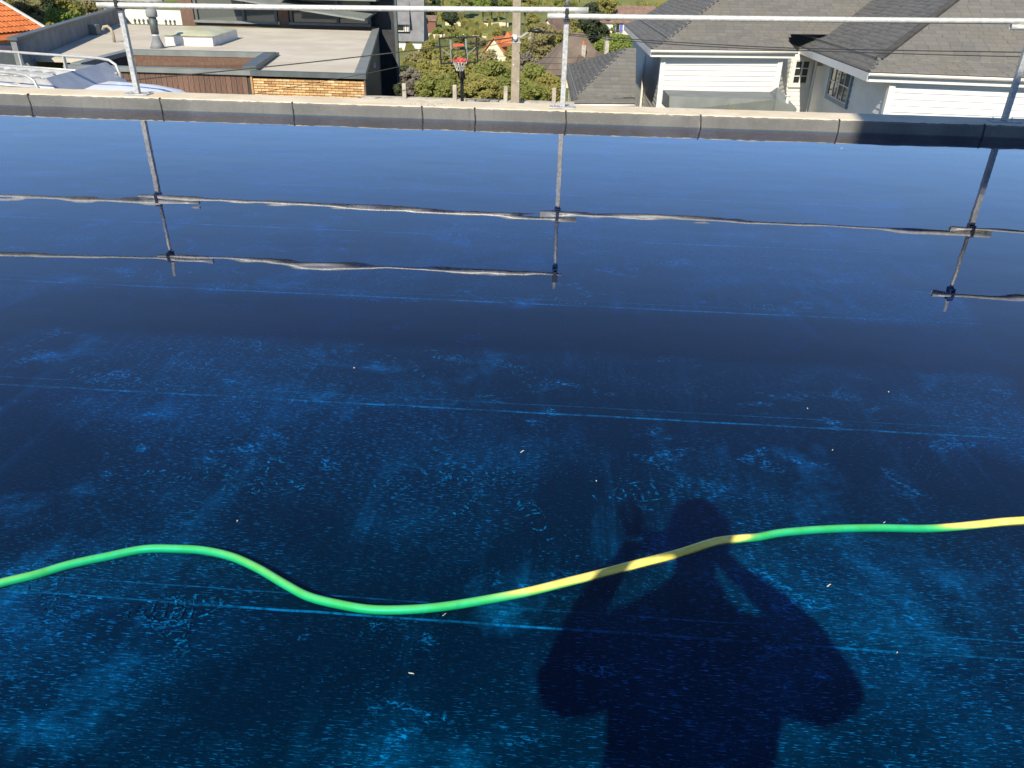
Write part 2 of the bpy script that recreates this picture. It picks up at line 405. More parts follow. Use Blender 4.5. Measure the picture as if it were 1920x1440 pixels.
def parapet(name, label, p0, p1, wd, side_joints, seed):
    """low roof-edge wall from p0 to p1 (inner face), thickness wd outwards"""
    p0, p1 = Vector(p0), Vector(p1); d = (p1-p0); Lg = d.length; d.normalize(); ang = math.atan2(d.y, d.x)
    t = thing(name, label, 'parapet', (p0.x, p0.y, -.07), ang)
    n = int(Lg/.035); mb = MB(); vs = []; zt = ZTOP + .07
    for i in range(n+1):
        x = Lg*i/n
        j = .012*noise.noise(Vector((x*9, seed, 0))) + .007*noise.noise(Vector((x*30, seed, 1)))
        jz = .006*noise.noise(Vector((x*5, seed, 4)))
        vs += [(x, .012, 0), (x, .012, zt-.012+jz), (x, .03+j, zt+jz), (x, wd*.5, zt+.002+.6*jz), (x, wd-.02, zt+jz*.5), (x, wd, zt-.02), (x, wd, -.3)]
    fs = [(i*7+k, i*7+k+1, (i+1)*7+k+1, (i+1)*7+k)[::-1] for i in range(n) for k in range(6)]
    mb.add(vs, fs).build('parapet_core', M['cream'], t, False)
    js = [0] + list(side_joints) + [Lg]
    for a, b in zip(js[:-1], js[1:]):
        if b - a < .05: continue
        m = max(int((b-a)/.03), 3); vs = []
        for i in range(m+1):
            x = a+.0015 + (b-a-.003)*i/m
            e = .008*noise.noise(Vector((x*14, seed, 7))) + .005*noise.noise(Vector((x*45, seed, 2)))
            o = .003*noise.noise(Vector((x*1.5, seed, 9)))
            vs += [(x, -.004+o, 0), (x, -.004+o, zt-.022+e), (x, .012, zt-.008+e), (x, .022, zt-.012)]
        fs = [(i*4+k, i*4+k+1, (i+1)*4+k+1, (i+1)*4+k)[::-1] for i in range(m) for k in range(3)]
        MB().add(vs, fs).build('membrane_panel', M['upstand'], t, False)
    for a in js[1:-1]:
        vs = []; m = 8
        for i in range(m+1):
            z = zt*i/m; w0 = .0065 + .004*noise.noise(Vector((a, z*40, seed))); e = .006*noise.noise(Vector((a*3, z*25, seed)))
            vs += [(a-w0+e+.02*(1-i/m), -.0065, z-.004), (a+w0+e+.02*(1-i/m), -.0065, z-.004)]
        vs += [(a-.01, .02, zt+.004), (a+.01, .02, zt+.004)]
        MB().add(vs, [(i*2, i*2+1, i*2+3, i*2+2) for i in range(m+1)]).build('seam', M['seam'], t)
    return t
parapet('parapet_wall', 'low cream topped parapet with grey membrane face along far edge of flooded roof', (RX0, RYW, 0), (RX1, RYW, 0), RYO-RYW,
        [j-RX0 for j in (-7.55, -6.05, -4.53, -3.03, -1.59, -1.01, -.02, 1.42, 2.87, 4.36, 5.85, 7.3)], 1.0)
parapet('parapet_wall', 'low parapet closing the left end of the flooded roof', (RX0, RY0, 0), (RX0, RYW, 0), .4, [1.5*i for i in range(1, 8)], 2.0)
parapet('parapet_wall', 'low parapet closing the right end of the flooded roof', (RX1, RYW, 0), (RX1, RY0, 0), .4, [1.5*i for i in range(1, 8)], 3.0)

# boot prints in the chalk: tread lugs lying on the membrane
def boot_print(x, y, rot, sc=1.0):
    mb = MB(); c, s = math.cos(rot), math.sin(rot)
    def lug(pts):
        e = [(px*sc*(1+random.uniform(-.04,.04)), py*sc) for px, py in pts]
        mb.add([(x+c*px-s*py, y+s*px+c*py, -.0338) for px, py in e], [tuple(range(len(e)))])
    for i in range(7):                                    # chevrons of the sole
        yy = -.005 + i*.026; wd = .044*math.sin(math.pi*(.24+.62*i/7))+.004
        for sgn in (-1, 1):
            if random.random() < .42: continue
            e1, e2 = random.uniform(.003,.014), wd*random.uniform(.55,1.0); q = [(sgn*e1, yy+.006), (sgn*e2, yy-.001), (sgn*e2, yy+random.uniform(.006,.011)), (sgn*e1, yy+random.uniform(.011,.016))]
            lug(q if sgn > 0 else q[::-1])
    for i in range(3):                                    # heel bars, worn away in places
        yy = -.105 + i*.024
        for u in (-.028, -.010, .008):
            if random.random() < .4: continue
            k = random.uniform(.010, .017); h_ = random.uniform(.006, .011); lug([(u, yy), (u+k, yy+random.uniform(-.003,.003)), (u+k, yy+h_), (u, yy+h_)])
    n = 14                                                # outline rim
    for i in range(n):
        if random.random() < .45: continue
        a0, a1 = 2*math.pi*i/n, 2*math.pi*(i+.8)/n
        P = lambda a, r: (math.cos(a)*.050*r, .075+math.sin(a)*.105*r)
        lug([P(a0,1), P(a0,1.10), P(a1,1.10), P(a1,1)][::-1])
    mb.build('boot_print', M['chalk'], floor)
def gpx(px, py, z=0.0):
    d = CR*((px-960)/1425) + CDN*((py-720)/1425) + CF; k = (z-EYE.z)/d.z; return EYE + d*k
for px, py, r, sc in [(310,890,-1.45,.85),(430,880,-1.2,.95),(475,912,-1.35,.9),(745,905,-1.2,.95),(885,893,-1.35,.9),(835,862,.5,.8),(860,955,-.4,.7),(75,668,1.3,1),(190,712,1.2,1),(372,686,1.1,.95),(300,728,1.4,1),(470,772,.3,.7),
    (475,648,1.2,1),(770,690,.9,.9),(855,673,1.3,.9),(990,716,.3,.8),(1447,447,.15,1.1),(1428,473,.3,1),(1275,497,1.2,1),(1140,462,1.1,1.1),(1100,440,.6,1),(640,516,1.2,1),(755,531,1.2,.9),(900,512,1.1,1),(455,538,1.4,.9),(290,519,1.0,1),
    (900,432,1.1,1.1),(1310,337,.8,1.2),(1402,492,1.4,.9),(1600,490,1.4,.9),(1460,580,1.2,.9),(1060,565,1.3,1),(960,562,1.4,.9),(200,1040,-1.3,.9),(290,1145,-1.4,.9),(330,1185,.7,.8),(90,1110,.8,.8),(1010,985,.6,.7),(1170,925,-1.3,1)]:
    p = gpx(px, py, -.034); boot_print(p.x, p.y, r + random.uniform(-.15,.15), sc)

# ------------------------------------------------------------------ hose
def hose_pts():
    # plan points read from the photograph's hose, laid on the membrane: (x, y, height of the axis)
    ctl = [(-1.810,1.150,-0.0212),(-1.620,1.310,-0.0212),(-1.510,1.380,-0.0190),(-1.450,1.430,-0.0180),(-1.380,1.470,-0.0190),(-1.310,1.520,-0.0205),(-1.230,1.560,-0.0212),(-1.140,1.600,-0.0212),(-1.050,1.610,-0.0212),(-0.970,1.610,-0.0210),(-0.880,1.590,-0.0195),(-0.790,1.550,-0.0185),(-0.700,1.500,-0.0195),(-0.620,1.460,-0.0205),(-0.530,1.440,-0.0212),(-0.440,1.430,-0.0212),(-0.340,1.440,-0.0212),(-0.250,1.460,-0.0212),(-0.150,1.490,-0.0190),(-0.040,1.520,-0.0095),(0.060,1.560,-0.0050),(0.160,1.600,-0.0005),(0.270,1.650,0.0015),(0.380,1.700,0.0018),(0.490,1.760,0.0010),(0.570,1.790,-0.0050),(0.630,1.820,-0.0195),(0.710,1.850,-0.0210),(0.850,1.880,-0.0212),(1.000,1.900,-0.0212),(1.140,1.910,-0.0210),(1.220,1.910,-0.0095),(1.300,1.920,-0.0015),(1.390,1.940,0.0010),(1.490,1.960,0.0010),(1.700,2.010,0.0000),(1.940,2.070,-0.0040), (3.2,2.35,-.0182)]
    P = [Vector(c) for c in ctl]; out = []
    for i in range(len(P)-1):
        p0, p1, p2, p3 = P[max(i-1,0)], P[i], P[i+1], P[min(i+2,len(P)-1)]
        for k in range(8):
            t = k/8; out.append(.5*((2*p1)+(p2-p0)*t+(2*p0-5*p1+4*p2-p3)*t*t+(3*p1-p0-3*p2+p3)*t**3))
    out.append(P[-1]); return out
HP = hose_pts()
hose = MB().tube(HP, .0122, 16).build('garden_hose', M['hose'], None, True)
tag(hose, 'yellow garden hose snaking through the blue water, turning green where submerged', 'hose')

# ------------------------------------------------------------------ guard rail
PY = 8.83
def post(x, label, zt):
    t = thing('guard_post', label, 'guard post', (x, PY, ZTOP+.003), 0, 'guard rail posts on the parapet')
    MB().box(-.145,.145,-.08,.08,0,.010).build('base_plate', M['galv'], t, False, .003)
    MB().box(-.0275,.0275,-.0275,.0275,.0102,.86).build('square_tube', M['galv'], t, False, .006)
    MB().box(-.034,.034,-.034,.034,.8602,.90).build('collar', M['galv'], t, False, .004)
    MB().tube([(0,0,.9002),(0,0,zt)], .021, 14).build('upper_tube', M['galv'], t, True)
    for sx in (-.1, .1):
        b = MB(); b.lathe([(.012,.0102),(.012,.020),(.006,.0202),(.006,.034)], 6, (sx, .045)); b.build('bolt', M['galv'], t)
    return t
pl = post(-4.88, 'left galvanised guard post beside the white van', 1.88)
pm = post(-.06, 'middle galvanised guard post beside the slate hip roof', 1.84)
pr = post(4.65, 'right galvanised guard post standing on the shaded stretch of parapet', 1.95)
def coupler(x, z, post_t, h=.10):
    b = MB(); b.box(x-.032,x+.032,-.062,.034,z-h/2,z+h/2); b.box(x-.02,x+.02,-.085,-.0622,z-h*.3,z+h*.3)
    b.tube([(x+.028,-.03,z+h*.2),(x+.062,-.03,z+h*.2)], .009, 6)
    for v in range(len(b.v)): b.v[v] = (b.v[v][0]-post_t.location.x, b.v[v][1], b.v[v][2]-post_t.location.z)
    b.build('coupler', M['clamp'], post_t, False, .004)
for t, x, zs in ((pl,-4.88,(1.065,1.815)), (pm,-.06,(1.065,1.80)), (pr,4.65,(1.065,1.835))):
    for z in zs: coupler(x, z, t, .16)
def rail(label, x0, z0, x1, z1, yo, sag=.006):
    n = 24; pts = [(x0+(x1-x0)*i/n, PY+yo, z0+(z1-z0)*i/n - sag*math.sin(math.pi*i/n)) for i in range(n+1)]
    mb = MB().tube(pts, .0275, 14, False); inner = MB().tube(pts, .0235, 14, False)
    b = len(mb.v); mb.v += inner.v; mb.f += [tuple(i+b for i in f[::-1]) for f in inner.f]
    for e in (0, n*14):                                   # ring ends: a hollow tube
        for k in range(14):
            q = (e+k, e+(k+1)%14, b+e+(k+1)%14, b+e+k); mb.f.append(q if e else q[::-1])
    o = mb.build('guard_rail', M['galv_tube'], None, True)
    return tag(o, label, 'guard rail', 'guard rail tubes')
rail('lower rail tube running left out of view past the van', -9.2, 1.12, -4.36, 1.10, -.055)
rail('lower rail tube between the left and middle posts', -5.10, 1.035, .16, 1.10, -.055)
rail('lower rail tube between the middle and right posts', -.26, 1.035, 4.86, 1.10, -.055)
rail('lower rail tube running right out of view beyond the right post', 4.40, 1.04, 9.2, 1.06, -.055)
rail('upper rail tube running left, seen mirrored in the water at left', -9.2, 1.86, -4.32, 1.845, -.05)
rail('upper rail tube between left and middle posts, seen only mirrored in water', -5.02, 1.79, .02, 1.81, -.05)
rail('upper rail tube at right, seen only mirrored in the water', 4.42, 1.83, 9.2, 1.85, -.05)

# ------------------------------------------------------------------ debris floating on the water
def bit(x, y, label, ln, wd, rot, m='debris', cat='leaf bit'):
    mb = MB(); n = 6; c, s = math.cos(rot), math.sin(rot); up = []; lo = []
    for i in range(n+1):
        u = i/n-.5; hw = wd*.5*math.sin(math.pi*(.08+.84*i/n))*random.uniform(.7,1.2); bend = ln*.18*math.sin(u*4)
        up.append((u*ln, bend+hw)); lo.append((u*ln, bend-hw))
    poly = lo + up[::-1]
    P = [(x+c*a-s*b, y+s*a+c*b) for a, b in poly]
    mb.prism(P, .0006, .0022); return tag(mb.build('floating_debris', M[m]), label, cat, 'bits floating on the water')
def gpx(px, py, z=0.0):
    d = CR*((px-960)/1425) + CDN*((py-720)/1425) + CF; k = (z-EYE.z)/d.z; return EYE + d*k
for px, py, lab, ln, wd, r, m in [
    (979, 847, 'white torn scrap floating in open water near the middle', .022, .007, .5, 'debris_white'),
    (771, 1263, 'white curled fibre floating below the hose trough', .018, .003, -.6, 'debris_white'),
    (1554, 1098, 'tan seed husk floating right of the shadow arm', .020, .005, .25, 'debris'),
    (1658, 980, 'pale husk floating just above the hose at right', .012, .004, .3, 'debris_white'),
    (1118, 902, 'tiny brown grain floating above the shadow hand', .007, .006, 1.2, 'debris'),
    (833, 1153, 'thin pale straw just below the lowest hose bend', .014, .002, .5, 'debris'),
    (664, 690, 'tiny white speck in the far water left of middle', .009, .007, 0, 'debris_white'),
    (1666, 735, 'tiny white speck inside the pale patch at right', .010, .008, .8, 'debris_white'),
    (1514, 766, 'tiny white dot above the double seam at right', .008, .008, .8, 'debris_white'),
    (445, 977, 'small brown grain left of middle', .006, .005, .8, 'debris'),
    (1578, 278, 'white flake floating close to the parapet', .06, .02, .4, 'debris_white'),
    (1682, 1224, 'pale grain floating beside the right shadow elbow', .006, .005, .3, 'debris'),
    (1561, 844, 'pale crumb floating above the hose at right of middle', .008, .006, .4, 'debris')]:
    p = gpx(px, py); bit(p.x, p.y, lab, ln*.75, wd*.55, r, m, 'debris')

# ------------------------------------------------------------------ the photographer (stands behind the lens, casts the shadow)
def skinned(name, chain, mat_, parent, sub=2):
    """chain: dict key->(co, radius); edges from list"""
    pts, eds, root = chain
    me = bpy.data.meshes.new(name); keys = list(pts); ix = {k: i for i, k in enumerate(keys)}
    me.from_pydata([pts[k][0] for k in keys], [(ix[a], ix[b]) for a, b in eds], []); me.materials.append(mat_)
    o = link(bpy.data.objects.new(name, me), parent)
    sk = o.modifiers.new('skin', 'SKIN'); me.skin_vertices.new() if not me.skin_vertices else None
    for i, k in enumerate(keys):
        r = pts[k][1]; me.skin_vertices[0].data[i].radius = (r, r) if not hasattr(r, '__len__') else r
    for i in range(len(keys)): me.skin_vertices[0].data[i].use_root = (i == ix[root])
    sk.use_smooth_shade = True
    ss = o.modifiers.new('sub', 'SUBSURF'); ss.levels = sub; ss.render_levels = sub
    return o
pz = -.034
per = thing('person', 'photographer in dark jacket holding up a phone, seen only as a shadow on the water', 'person', (.05, -.30, pz))
q = lambda x, y, z: (x-.05, y+.30, z-pz)
body = dict(pelvis=(q(.05,-.30,.94),(.15,.11)), waist=(q(.05,-.29,1.08),(.14,.10)), chest=(q(.05,-.27,1.30),(.165,.12)), neck0=(q(.05,-.25,1.40),(.075,.07)), neck=(q(.05,-.235,1.48),(.060,.060)),
    head0=(q(.05,-.21,1.57),(.065,.08)), head1=(q(.05,-.215,1.63),(.070,.090)), head2=(q(.05,-.225,1.70),(.055,.07)),
    shL=(q(-.13,-.26,1.34),.065), elL=(q(-.26,-.17,1.10),.047), wrL=(q(-.125,-.07,1.40),.029), paL=(q(-.098,-.035,1.445),(.034,.022)),
    shR=(q(.23,-.26,1.34),.065), elR=(q(.43,-.10,1.16),.047), wrR=(q(.185,-.065,1.39),.029), paR=(q(.135,-.035,1.435),(.034,.022)),
    hipL=(q(-.05,-.30,.90),.095), knL=(q(-.07,-.28,.50),.062), anL=(q(-.08,-.31,.11),.042), toL=(q(-.09,-.16,.045),(.04,.03)),
    hipR=(q(.15,-.30,.90),.095), knR=(q(.17,-.28,.50),.062), anR=(q(.18,-.31,.11),.042), toR=(q(.19,-.16,.045),(.04,.03)))
ed = [('pelvis','waist'),('waist','chest'),('chest','neck0'),('neck0','neck'),('neck','head0'),('head0','head1'),('head1','head2'),('chest','shL'),('shL','elL'),('elL','wrL'),('wrL','paL'),
      ('chest','shR'),('shR','elR'),('elR','wrR'),('wrR','paR'),('pelvis','hipL'),('hipL','knL'),('knL','anL'),('anL','toL'),('pelvis','hipR'),('hipR','knR'),('knR','anR'),('anR','toR')]
skinned('body', (body, ed, 'pelvis'), M['skin'], per)
jk = dict(hem=(q(.05,-.30,.92),(.17,.13)), waist=(q(.05,-.29,1.08),(.185,.145)), chest=(q(.05,-.27,1.20),(.23,.14)), col=(q(.05,-.25,1.33),(.075,.07)), col2=(q(.05,-.235,1.47),(.080,.075)),
    shL=(q(-.12,-.26,1.27),.080), mL=(q(-.175,-.22,1.19),.100), elL=(q(-.245,-.18,1.095),.068), fL=(q(-.20,-.12,1.27),.046), cuL=(q(-.138,-.078,1.385),.038),
    shR=(q(.22,-.26,1.27),.080), mR=(q(.33,-.19,1.19),.100), elR=(q(.455,-.10,1.09),.066), fR=(q(.355,-.085,1.25),.046), cuR=(q(.205,-.072,1.375),.037))
ej = [('hem','waist'),('waist','chest'),('chest','col'),('col','col2'),('chest','shL'),('shL','mL'),('mL','elL'),('elL','fL'),('fL','cuL'),('chest','shR'),('shR','mR'),('mR','elR'),('elR','fR'),('fR','cuR')]
skinned('jacket', (jk, ej, 'waist'), M['jacket'], per)
tr_ = dict(p=(q(.05,-.30,.90),(.13,.10)), hL=(q(-.055,-.30,.86),.11), kL=(q(-.07,-.28,.50),.08), aL=(q(-.08,-.31,.12),.07), hR=(q(.155,-.30,.86),.11), kR=(q(.17,-.28,.50),.08), aR=(q(.18,-.31,.12),.07))
skinned('trousers', (tr_, [('p','hL'),('hL','kL'),('kL','aL'),('p','hR'),('hR','kR'),('kR','aR')], 'p'), M['trousers'], per)
for nm, (ax, tx) in {'a': (-.08,-.09), 'b': (.18,.19)}.items():
    skinned('boot', (dict(a=(q(ax,-.33,.16),.062), h=(q(ax,-.335,.05),(.05,.05)), m=(q(ax,-.24,.05),(.052,.045)), t=(q(tx,-.11,.035),(.048,.034))), [('a','h'),('h','m'),('m','t')], 'h'), M['boot'], per)
hr = MB().lathe([(.03,.13),(.07,.115),(.092,.07),(.098,.02),(.092,-.03),(.075,-.06)][::-1], 16); hr.v = [(x*1.0, y*1.08+.065, z*.9+1.63-pz) for x, y, z in hr.v]
hr.build('hair', M['hair'], per, True)
# face: nose, ears, eyes, mouth
MB().lathe([(.017,-.02),(.012,.005),(.004,.03)], 8, (0,.19)).build('nose', M['skin'], per, True).location = (0,0,1.615-pz)
for sx in (-1, 1):
    MB().lathe([(.004,-.03),(.012,-.015),(.015,.01),(.006,.03)], 8, (sx*.088,.07)).build('ear', M['skin'], per, True).location = (0,0,1.63-pz)
    MB().lathe([(.003,-.009),(.011,0),(.003,.009)], 8, (sx*.032,.163)).build('eye', M['ceramic'], per, True).location = (0,0,1.645-pz)
MB().box(-.024,.024,.160,.172,1.572-pz,1.582-pz).build('mouth', M['red_rim'], per)
# fingers: left hand spreads round the end of the phone, right hand grips the other end
def finger(pts, r):
    k = [str(i) for i in range(len(pts))]
    skinned('finger', ({a: (q(*p), r*(1-.13*i)) for i, (a, p) in enumerate(zip(k, pts))}, list(zip(k[:-1], k[1:])), '0'), M['skin'], per, 1)
for i, (dx, top, ln) in enumerate([(-.030,.072,1), (-.012,.095,1.05), (.004,.098,1), (.018,.05,.8)]):
    finger([(-.098+dx*.6,-.03,1.455), (-.100+dx,-.028,1.455+top*.6), (-.110+dx*1.3,-.022,1.455+top*1.15), (-.112+dx*1.4,-.014,1.455+top*1.5)], .0095)
finger([(-.088,-.035,1.43), (-.072,-.035,1.415), (-.058,-.022,1.425)], .0105)
for i, (dz, ln) in enumerate([(.022,1), (.006,1.05), (-.010,1), (-.025,.85)]):
    finger([(.135,-.03,1.44+dz), (.132,-.010,1.442+dz), (.118,.000,1.444+dz), (.100,-.0015,1.445+dz)], .0088)
finger([(.128,-.04,1.455), (.112,-.040,1.475), (.095,-.026,1.478)], .0105)
ph = thing('phone', 'dark phone held landscape by the photographer behind the picture', 'phone', EYE - CF*.012)
ph.rotation_euler = cm.to_euler()
MB().box(-.078,.090,-.062,.012,-.0045,.0035).build('phone_body', M['black'], ph, False, .002)
MB().box(-.072,.084,-.057,.007,.0037,.0042).build('screen', M['glass'], ph)

# tall block and beam frame added out of view to throw the broad shadows
tb = thing('unseen_shadow_block', 'unseen tall block added behind the camera to throw the shadow at right', 'house', (.86, -2.53, -3.0))
MB().box(0, 8.6, -7, .0, .0, 12.62).build('wall', M['grey_render'], tb)
MB().box(-.0, 8.6, -7, .0, 12.621, 12.80).build('roof', M['coping_dark'], tb)
W_ = MB(); W_.box(3, 4.4, .001, .03, 4.1, 5.5); W_.build('window', M['glass'], tb)
cn = thing('unseen_shadow_frame', 'unseen beam and post frame added behind the camera to throw the shadow band', 'shadow caster', (-3.30, -1.6, -.034))  # invented frame, sized so its shadow makes the dark band on the roof
MB().box(-.31, -.02, -.06, .06, 0, 3.80).build('post', M['plank'], cn)
MB().box(-.31, 4.6, -.06, .06, 3.801, 4.12).build('beam', M['plank'], cn)
parapet('parapet_wall', 'low parapet closing the rear of the flooded roof', (RX1, RY0, 0), (RX0, RY0, 0), .4, [1.5*i for i in range(1, 12)], 4.0)

# ------------------------------------------------------------------ white van with ladder rack
va = thing('van', 'white van with an aluminium roof rack parked just beyond the parapet at left', 'van', (-5.35, 10.75, -2.66), rad(-15))
# local frame: +x forward, nose near x=0, roof at z=2.55
def ring(x, hw, zt, zb=.35, rr=.22):
    o = []
    for sx in (1, -1):
        pts = [(hw*.97, zb), (hw, .9), (hw*.97, 1.6), (hw*.90, zt-rr*.6), (hw*.78, zt-.05), (hw*.45, zt), (0, zt+.012)]
        o += [(x, sx*a, b) for a, b in (pts if sx == 1 else pts[-2::-1])]
    return o
secs = [ring(-5.4,.93,2.50), ring(-5.2,.98,2.55), ring(-2.4,.99,2.55), ring(-1.05,.98,2.54), ring(-.62,.965,2.50), ring(-.30,.94,2.38), ring(.35,.92,1.62), ring(.55,.92,1.30), ring(1.15,.88,1.08), ring(1.4,.80,.85)]
n = len(secs[0]); mb = MB(); vs = [p for r in secs for p in r]
fs = [(i*n+k, (i+1)*n+k, (i+1)*n+k+1, i*n+k+1) for i in range(len(secs)-1) for k in range(n-1)]
fs += [tuple(range(n)), tuple((len(secs)-1)*n+k for k in range(n-1,-1,-1))] + [(i*n, i*n+n-1, (i+1)*n+n-1, (i+1)*n) for i in range(len(secs)-1)]
mb.add(vs, fs).build('body', M['van'], va, True)
MB().hexa([(-.28,-.80,2.30),(-.28,.80,2.30),(-.26,.80,2.30),(-.26,-.80,2.30),(.33,-.74,1.66),(.33,.74,1.66),(.36,.74,1.66),(.36,-.74,1.66)]).build('windscreen', M['glass'], va)
for x in (-4.3, .45):
    for sy in (-1, 1):
        wv = MB(); wv.tube([(x, sy*.80, .34), (x, sy*.985, .34)], .34, 20); wh = wv.build('wheel', M['black'], va)
for sy in (-1, 1):
    MB().tube([(-1.52, sy*.62, 2.62), (-1.52, sy*.62, 2.62+.001), (-1.52, sy*.62, 2.60)], .01, 6) if False else None
    MB().box(.9, 1.2, sy*.62-.13, sy*.62+.13, .86, 1.06).build('headlight', M['ceramic'], va)
rk = tag(link(bpy.data.objects.new('roof_rack', None)), None); rk.parent = va; rk.location = (-2.0, 0, 2.50)
for sy, z, xe in ((1, .30, .18), (-1, .27, .45)):
    c = [(-4.0, sy*.86, z), (-2, sy*.86, z+.004), (xe-.35, sy*.86, z), (xe-.15, sy*.86, z-.02), (xe-.04, sy*.86, z-.08), (xe, sy*.86, z-.20), (xe+.01, sy*.86, -.02)]
    MB().tube(c, .021, 10).build('side_rail', M['alu'], rk, True)
    MB().tube([(-4.0, sy*.83, .10), (xe-.02, sy*.83, .10)], .017, 8).build('lower_rail', M['alu'], rk, True)
    for x in (-3.6, -2.7, -1.75, -.85): MB().bar((x, sy*.85, z), (x, sy*.85, -.02), .03, .045).build('stanchion', M['alu'], rk)
for i in range(5): MB().tube([(-3.7+i*.82, -.84, .045), (-3.7+i*.82, .84, .045)], .028, 8).build('cross_bar', M['alu'], rk, True)
dfl = MB(); k_ = lambda x, y, z: (x-(y-.92)*.42, y, z)
dfl.hexa([k_(.22,-.92,-.02),k_(.22,.92,-.02),k_(.24,.92,-.02),k_(.24,-.92,-.02),k_(-.10,-.92,.235),k_(-.10,.92,.235),k_(-.08,.92,.25),k_(-.08,-.92,.25)]); dfl.build('wind_deflector', M['deflector'], rk, False, .004)
# ladders and boards lying on the rack
def ladder(y0, label, z, x0=-3.9, x1=-.35, wd=.36):
    t = thing('ladder', label, 'ladder', va.matrix_basis @ Vector((-1.25, 0, 2.57+z)), rad(-15), 'ladders on the van rack')
    for sy in (0, wd): MB().box(x0, x1, y0+sy-.013, y0+sy+.013, 0, .07).build('stile', M['alu'], t)
    k = int((x1-x0)/.28)
    for i in range(k): MB().tube([(x0+.15+i*.28, y0+.0135, .035), (x0+.15+i*.28, y0+wd-.0135, .035)], .014, 6).build('rung', M['alu'], t)
va.location = va.location; bpy.context.view_layer.update()
va_m = Matrix.Translation(va.location) @ Matrix.Rotation(rad(-15), 4, 'Z')
def on_van(p): return va_m @ Vector(p)
def ladder(y0, label, z, x0, x1, wd):
    t = thing('ladder', label, 'ladder', on_van((-2.0, 0, 2.50+z)), rad(-15), 'ladders on the van rack')
    for sy in (0, wd): MB().box(x0, x1, y0+sy-.013, y0+sy+.013, 0, .07).build('stile', M['alu'], t)
    for i in range(int((x1-x0-.1)/.26)): MB().tube([(x0+.12+i*.26, y0+.0135, .035), (x0+.12+i*.26, y0+wd-.0135, .035)], .014, 6).build('rung', M['alu'], t)
ladder(-.42, 'aluminium ladder lying nearest the parapet on the van rack', .075, -3.9, .28, .38)
ladder(.10, 'aluminium ladder lying along the middle of the van rack', .076, -3.9, -.30, .36)
for yy, m, lab in ((.56, 'timber_pale', 'orange timber board on the far side of the van rack'), (.68, 'alu', 'pale metal plank on the far side of the van rack')):
    t = MB(); t.box(-3.8, -.35, yy-.045, yy+.045, 0, .035); o = t.build('board', M[m]); o.matrix_world = Matrix.Translation(on_van((-2.0, 0, 2.50+.075))) @ Matrix.Rotation(rad(-15), 4, 'Z')
    tag(o, lab, 'board')

# ------------------------------------------------------------------ flat roofed house at left
LH = thing('flat_roof_house', 'modern flat roofed house with tan brick, brown cladding and beige roof at left', 'house', (-9.0, 22.5, -4.2))
LO = Vector((-9.0, 22.5, -4.2))
def lh(x, y, z): return (x-LO.x, y-LO.y, z-LO.z)
ZR = -1.2
def LB(name, m, pts8, bevel=0): return MB().hexa([lh(*p) for p in pts8]).build(name, M[m], LH, False, bevel)
def quadprism(name, m, poly, z0, z1): return MB().prism([lh(x, y, 0)[:2] for x, y in poly], z0-LO.z, z1-LO.z).build(name, M[m], LH)
side = lambda y: -5.74 - .207*(y-22.5)            # right wall line in plan
lside = lambda y: -17.3 - .37*(y-25.7)            # left wall line in plan
# body walls
quadprism('core_wall', 'mortar', [(-9.02,22.62),(-5.80,22.62),(side(30)-.06,30),(-9.02,30)], -4.2, ZR-.20)
quadprism('core_wall', 'under', [(-14.45,22.60),(-9.03,22.60),(-9.03,22.85),(-14.45,22.85)], -4.2, ZR-.16)
quadprism('side_wall', 'anthracite', [(side(22.6)-.05,22.6),(side(22.6),22.6),(side(41.2),41.2),(side(41.2)-.05,41.2)], -4.6, ZR-.13)
quadprism('side_wall', 'grey_render', [(lside(24.2),24.2),(lside(24.2)+.2,24.2),(lside(40)+.2,40),(lside(40),40)], -4.6, ZR-.1)
# bricks one by one
BR = [MB().box(-.105,.105,-.05,0,-.025,.025).mesh('brick', M[k]) for k in ('brick_tan','brick_brown','brick_pale')]
row = 0; z = ZR-.235
while z > -2.36:
    x = -8.965 + (.105 if row % 2 else .0) + random.uniform(-.03,.03); first = True
    x0 = -8.99
    while x0 < -5.80:
        ln = .215 if not (first and row % 2) else .105
        ln = min(ln, -5.785-x0)
        if ln > .05:
            o = link(bpy.data.objects.new('brick', BR[random.choices((0,1,2),(6,2.2,4))[0]]), LH)
            o.location = lh(x0+ln/2, 22.615-random.uniform(0,.010), z); o.scale = ((ln-.010)/.21, 1, 1)
        x0 += ln; first = False
    z -= .0685; row += 1
quadprism('corner_strip', 'plank', [(-5.785,22.56),(-5.74,22.56),(-5.74,22.62),(-5.785,22.62)], -4.2, ZR-.13)
quadprism('corner_strip', 'brick_brown', [(-9.06,22.55),(-9.0,22.55),(-9.0,22.615),(-9.06,22.615)], -4.2, ZR-.13)
# vertical cladding planks
PK = MB().box(-.0735,.0735,-.022,0,-1.0,0).mesh('plank', M['plank'])
x = -14.30
while x < -9.1:
    o = link(bpy.data.objects.new('plank', PK), LH); o.location = lh(x, 22.60-random.uniform(0,.006), ZR-.13); x += .158
for x in np.arange(-14.2, -9.1, .74):                     # slots under the cladding
    pass
quadprism('window_band', 'glass', [(-14.3,22.585),(-9.1,22.585),(-9.1,22.598),(-14.3,22.598)], -3.1, ZR-1.135)
# roof deck pieces round the sunken patio
deck = [[(-9.36,22.75),(side(22.75)-.30,22.75),(side(39.5)-.30,39.5),(-9.9,39.5),(-9.80,26.95)],
        [(-14.9,26.95),(-9.80,26.95),(-9.9,39.5),(lside(39.5)+.2,39.5),(lside(26.95)+.2,26.95)],
        [(-16.8,24.6),(-14.70,24.6),(-14.9,26.95),(lside(26.95)+.2,26.95)]]
for d in deck: quadprism('roof_deck', 'flatroof', d, ZR-.16, ZR-.05)
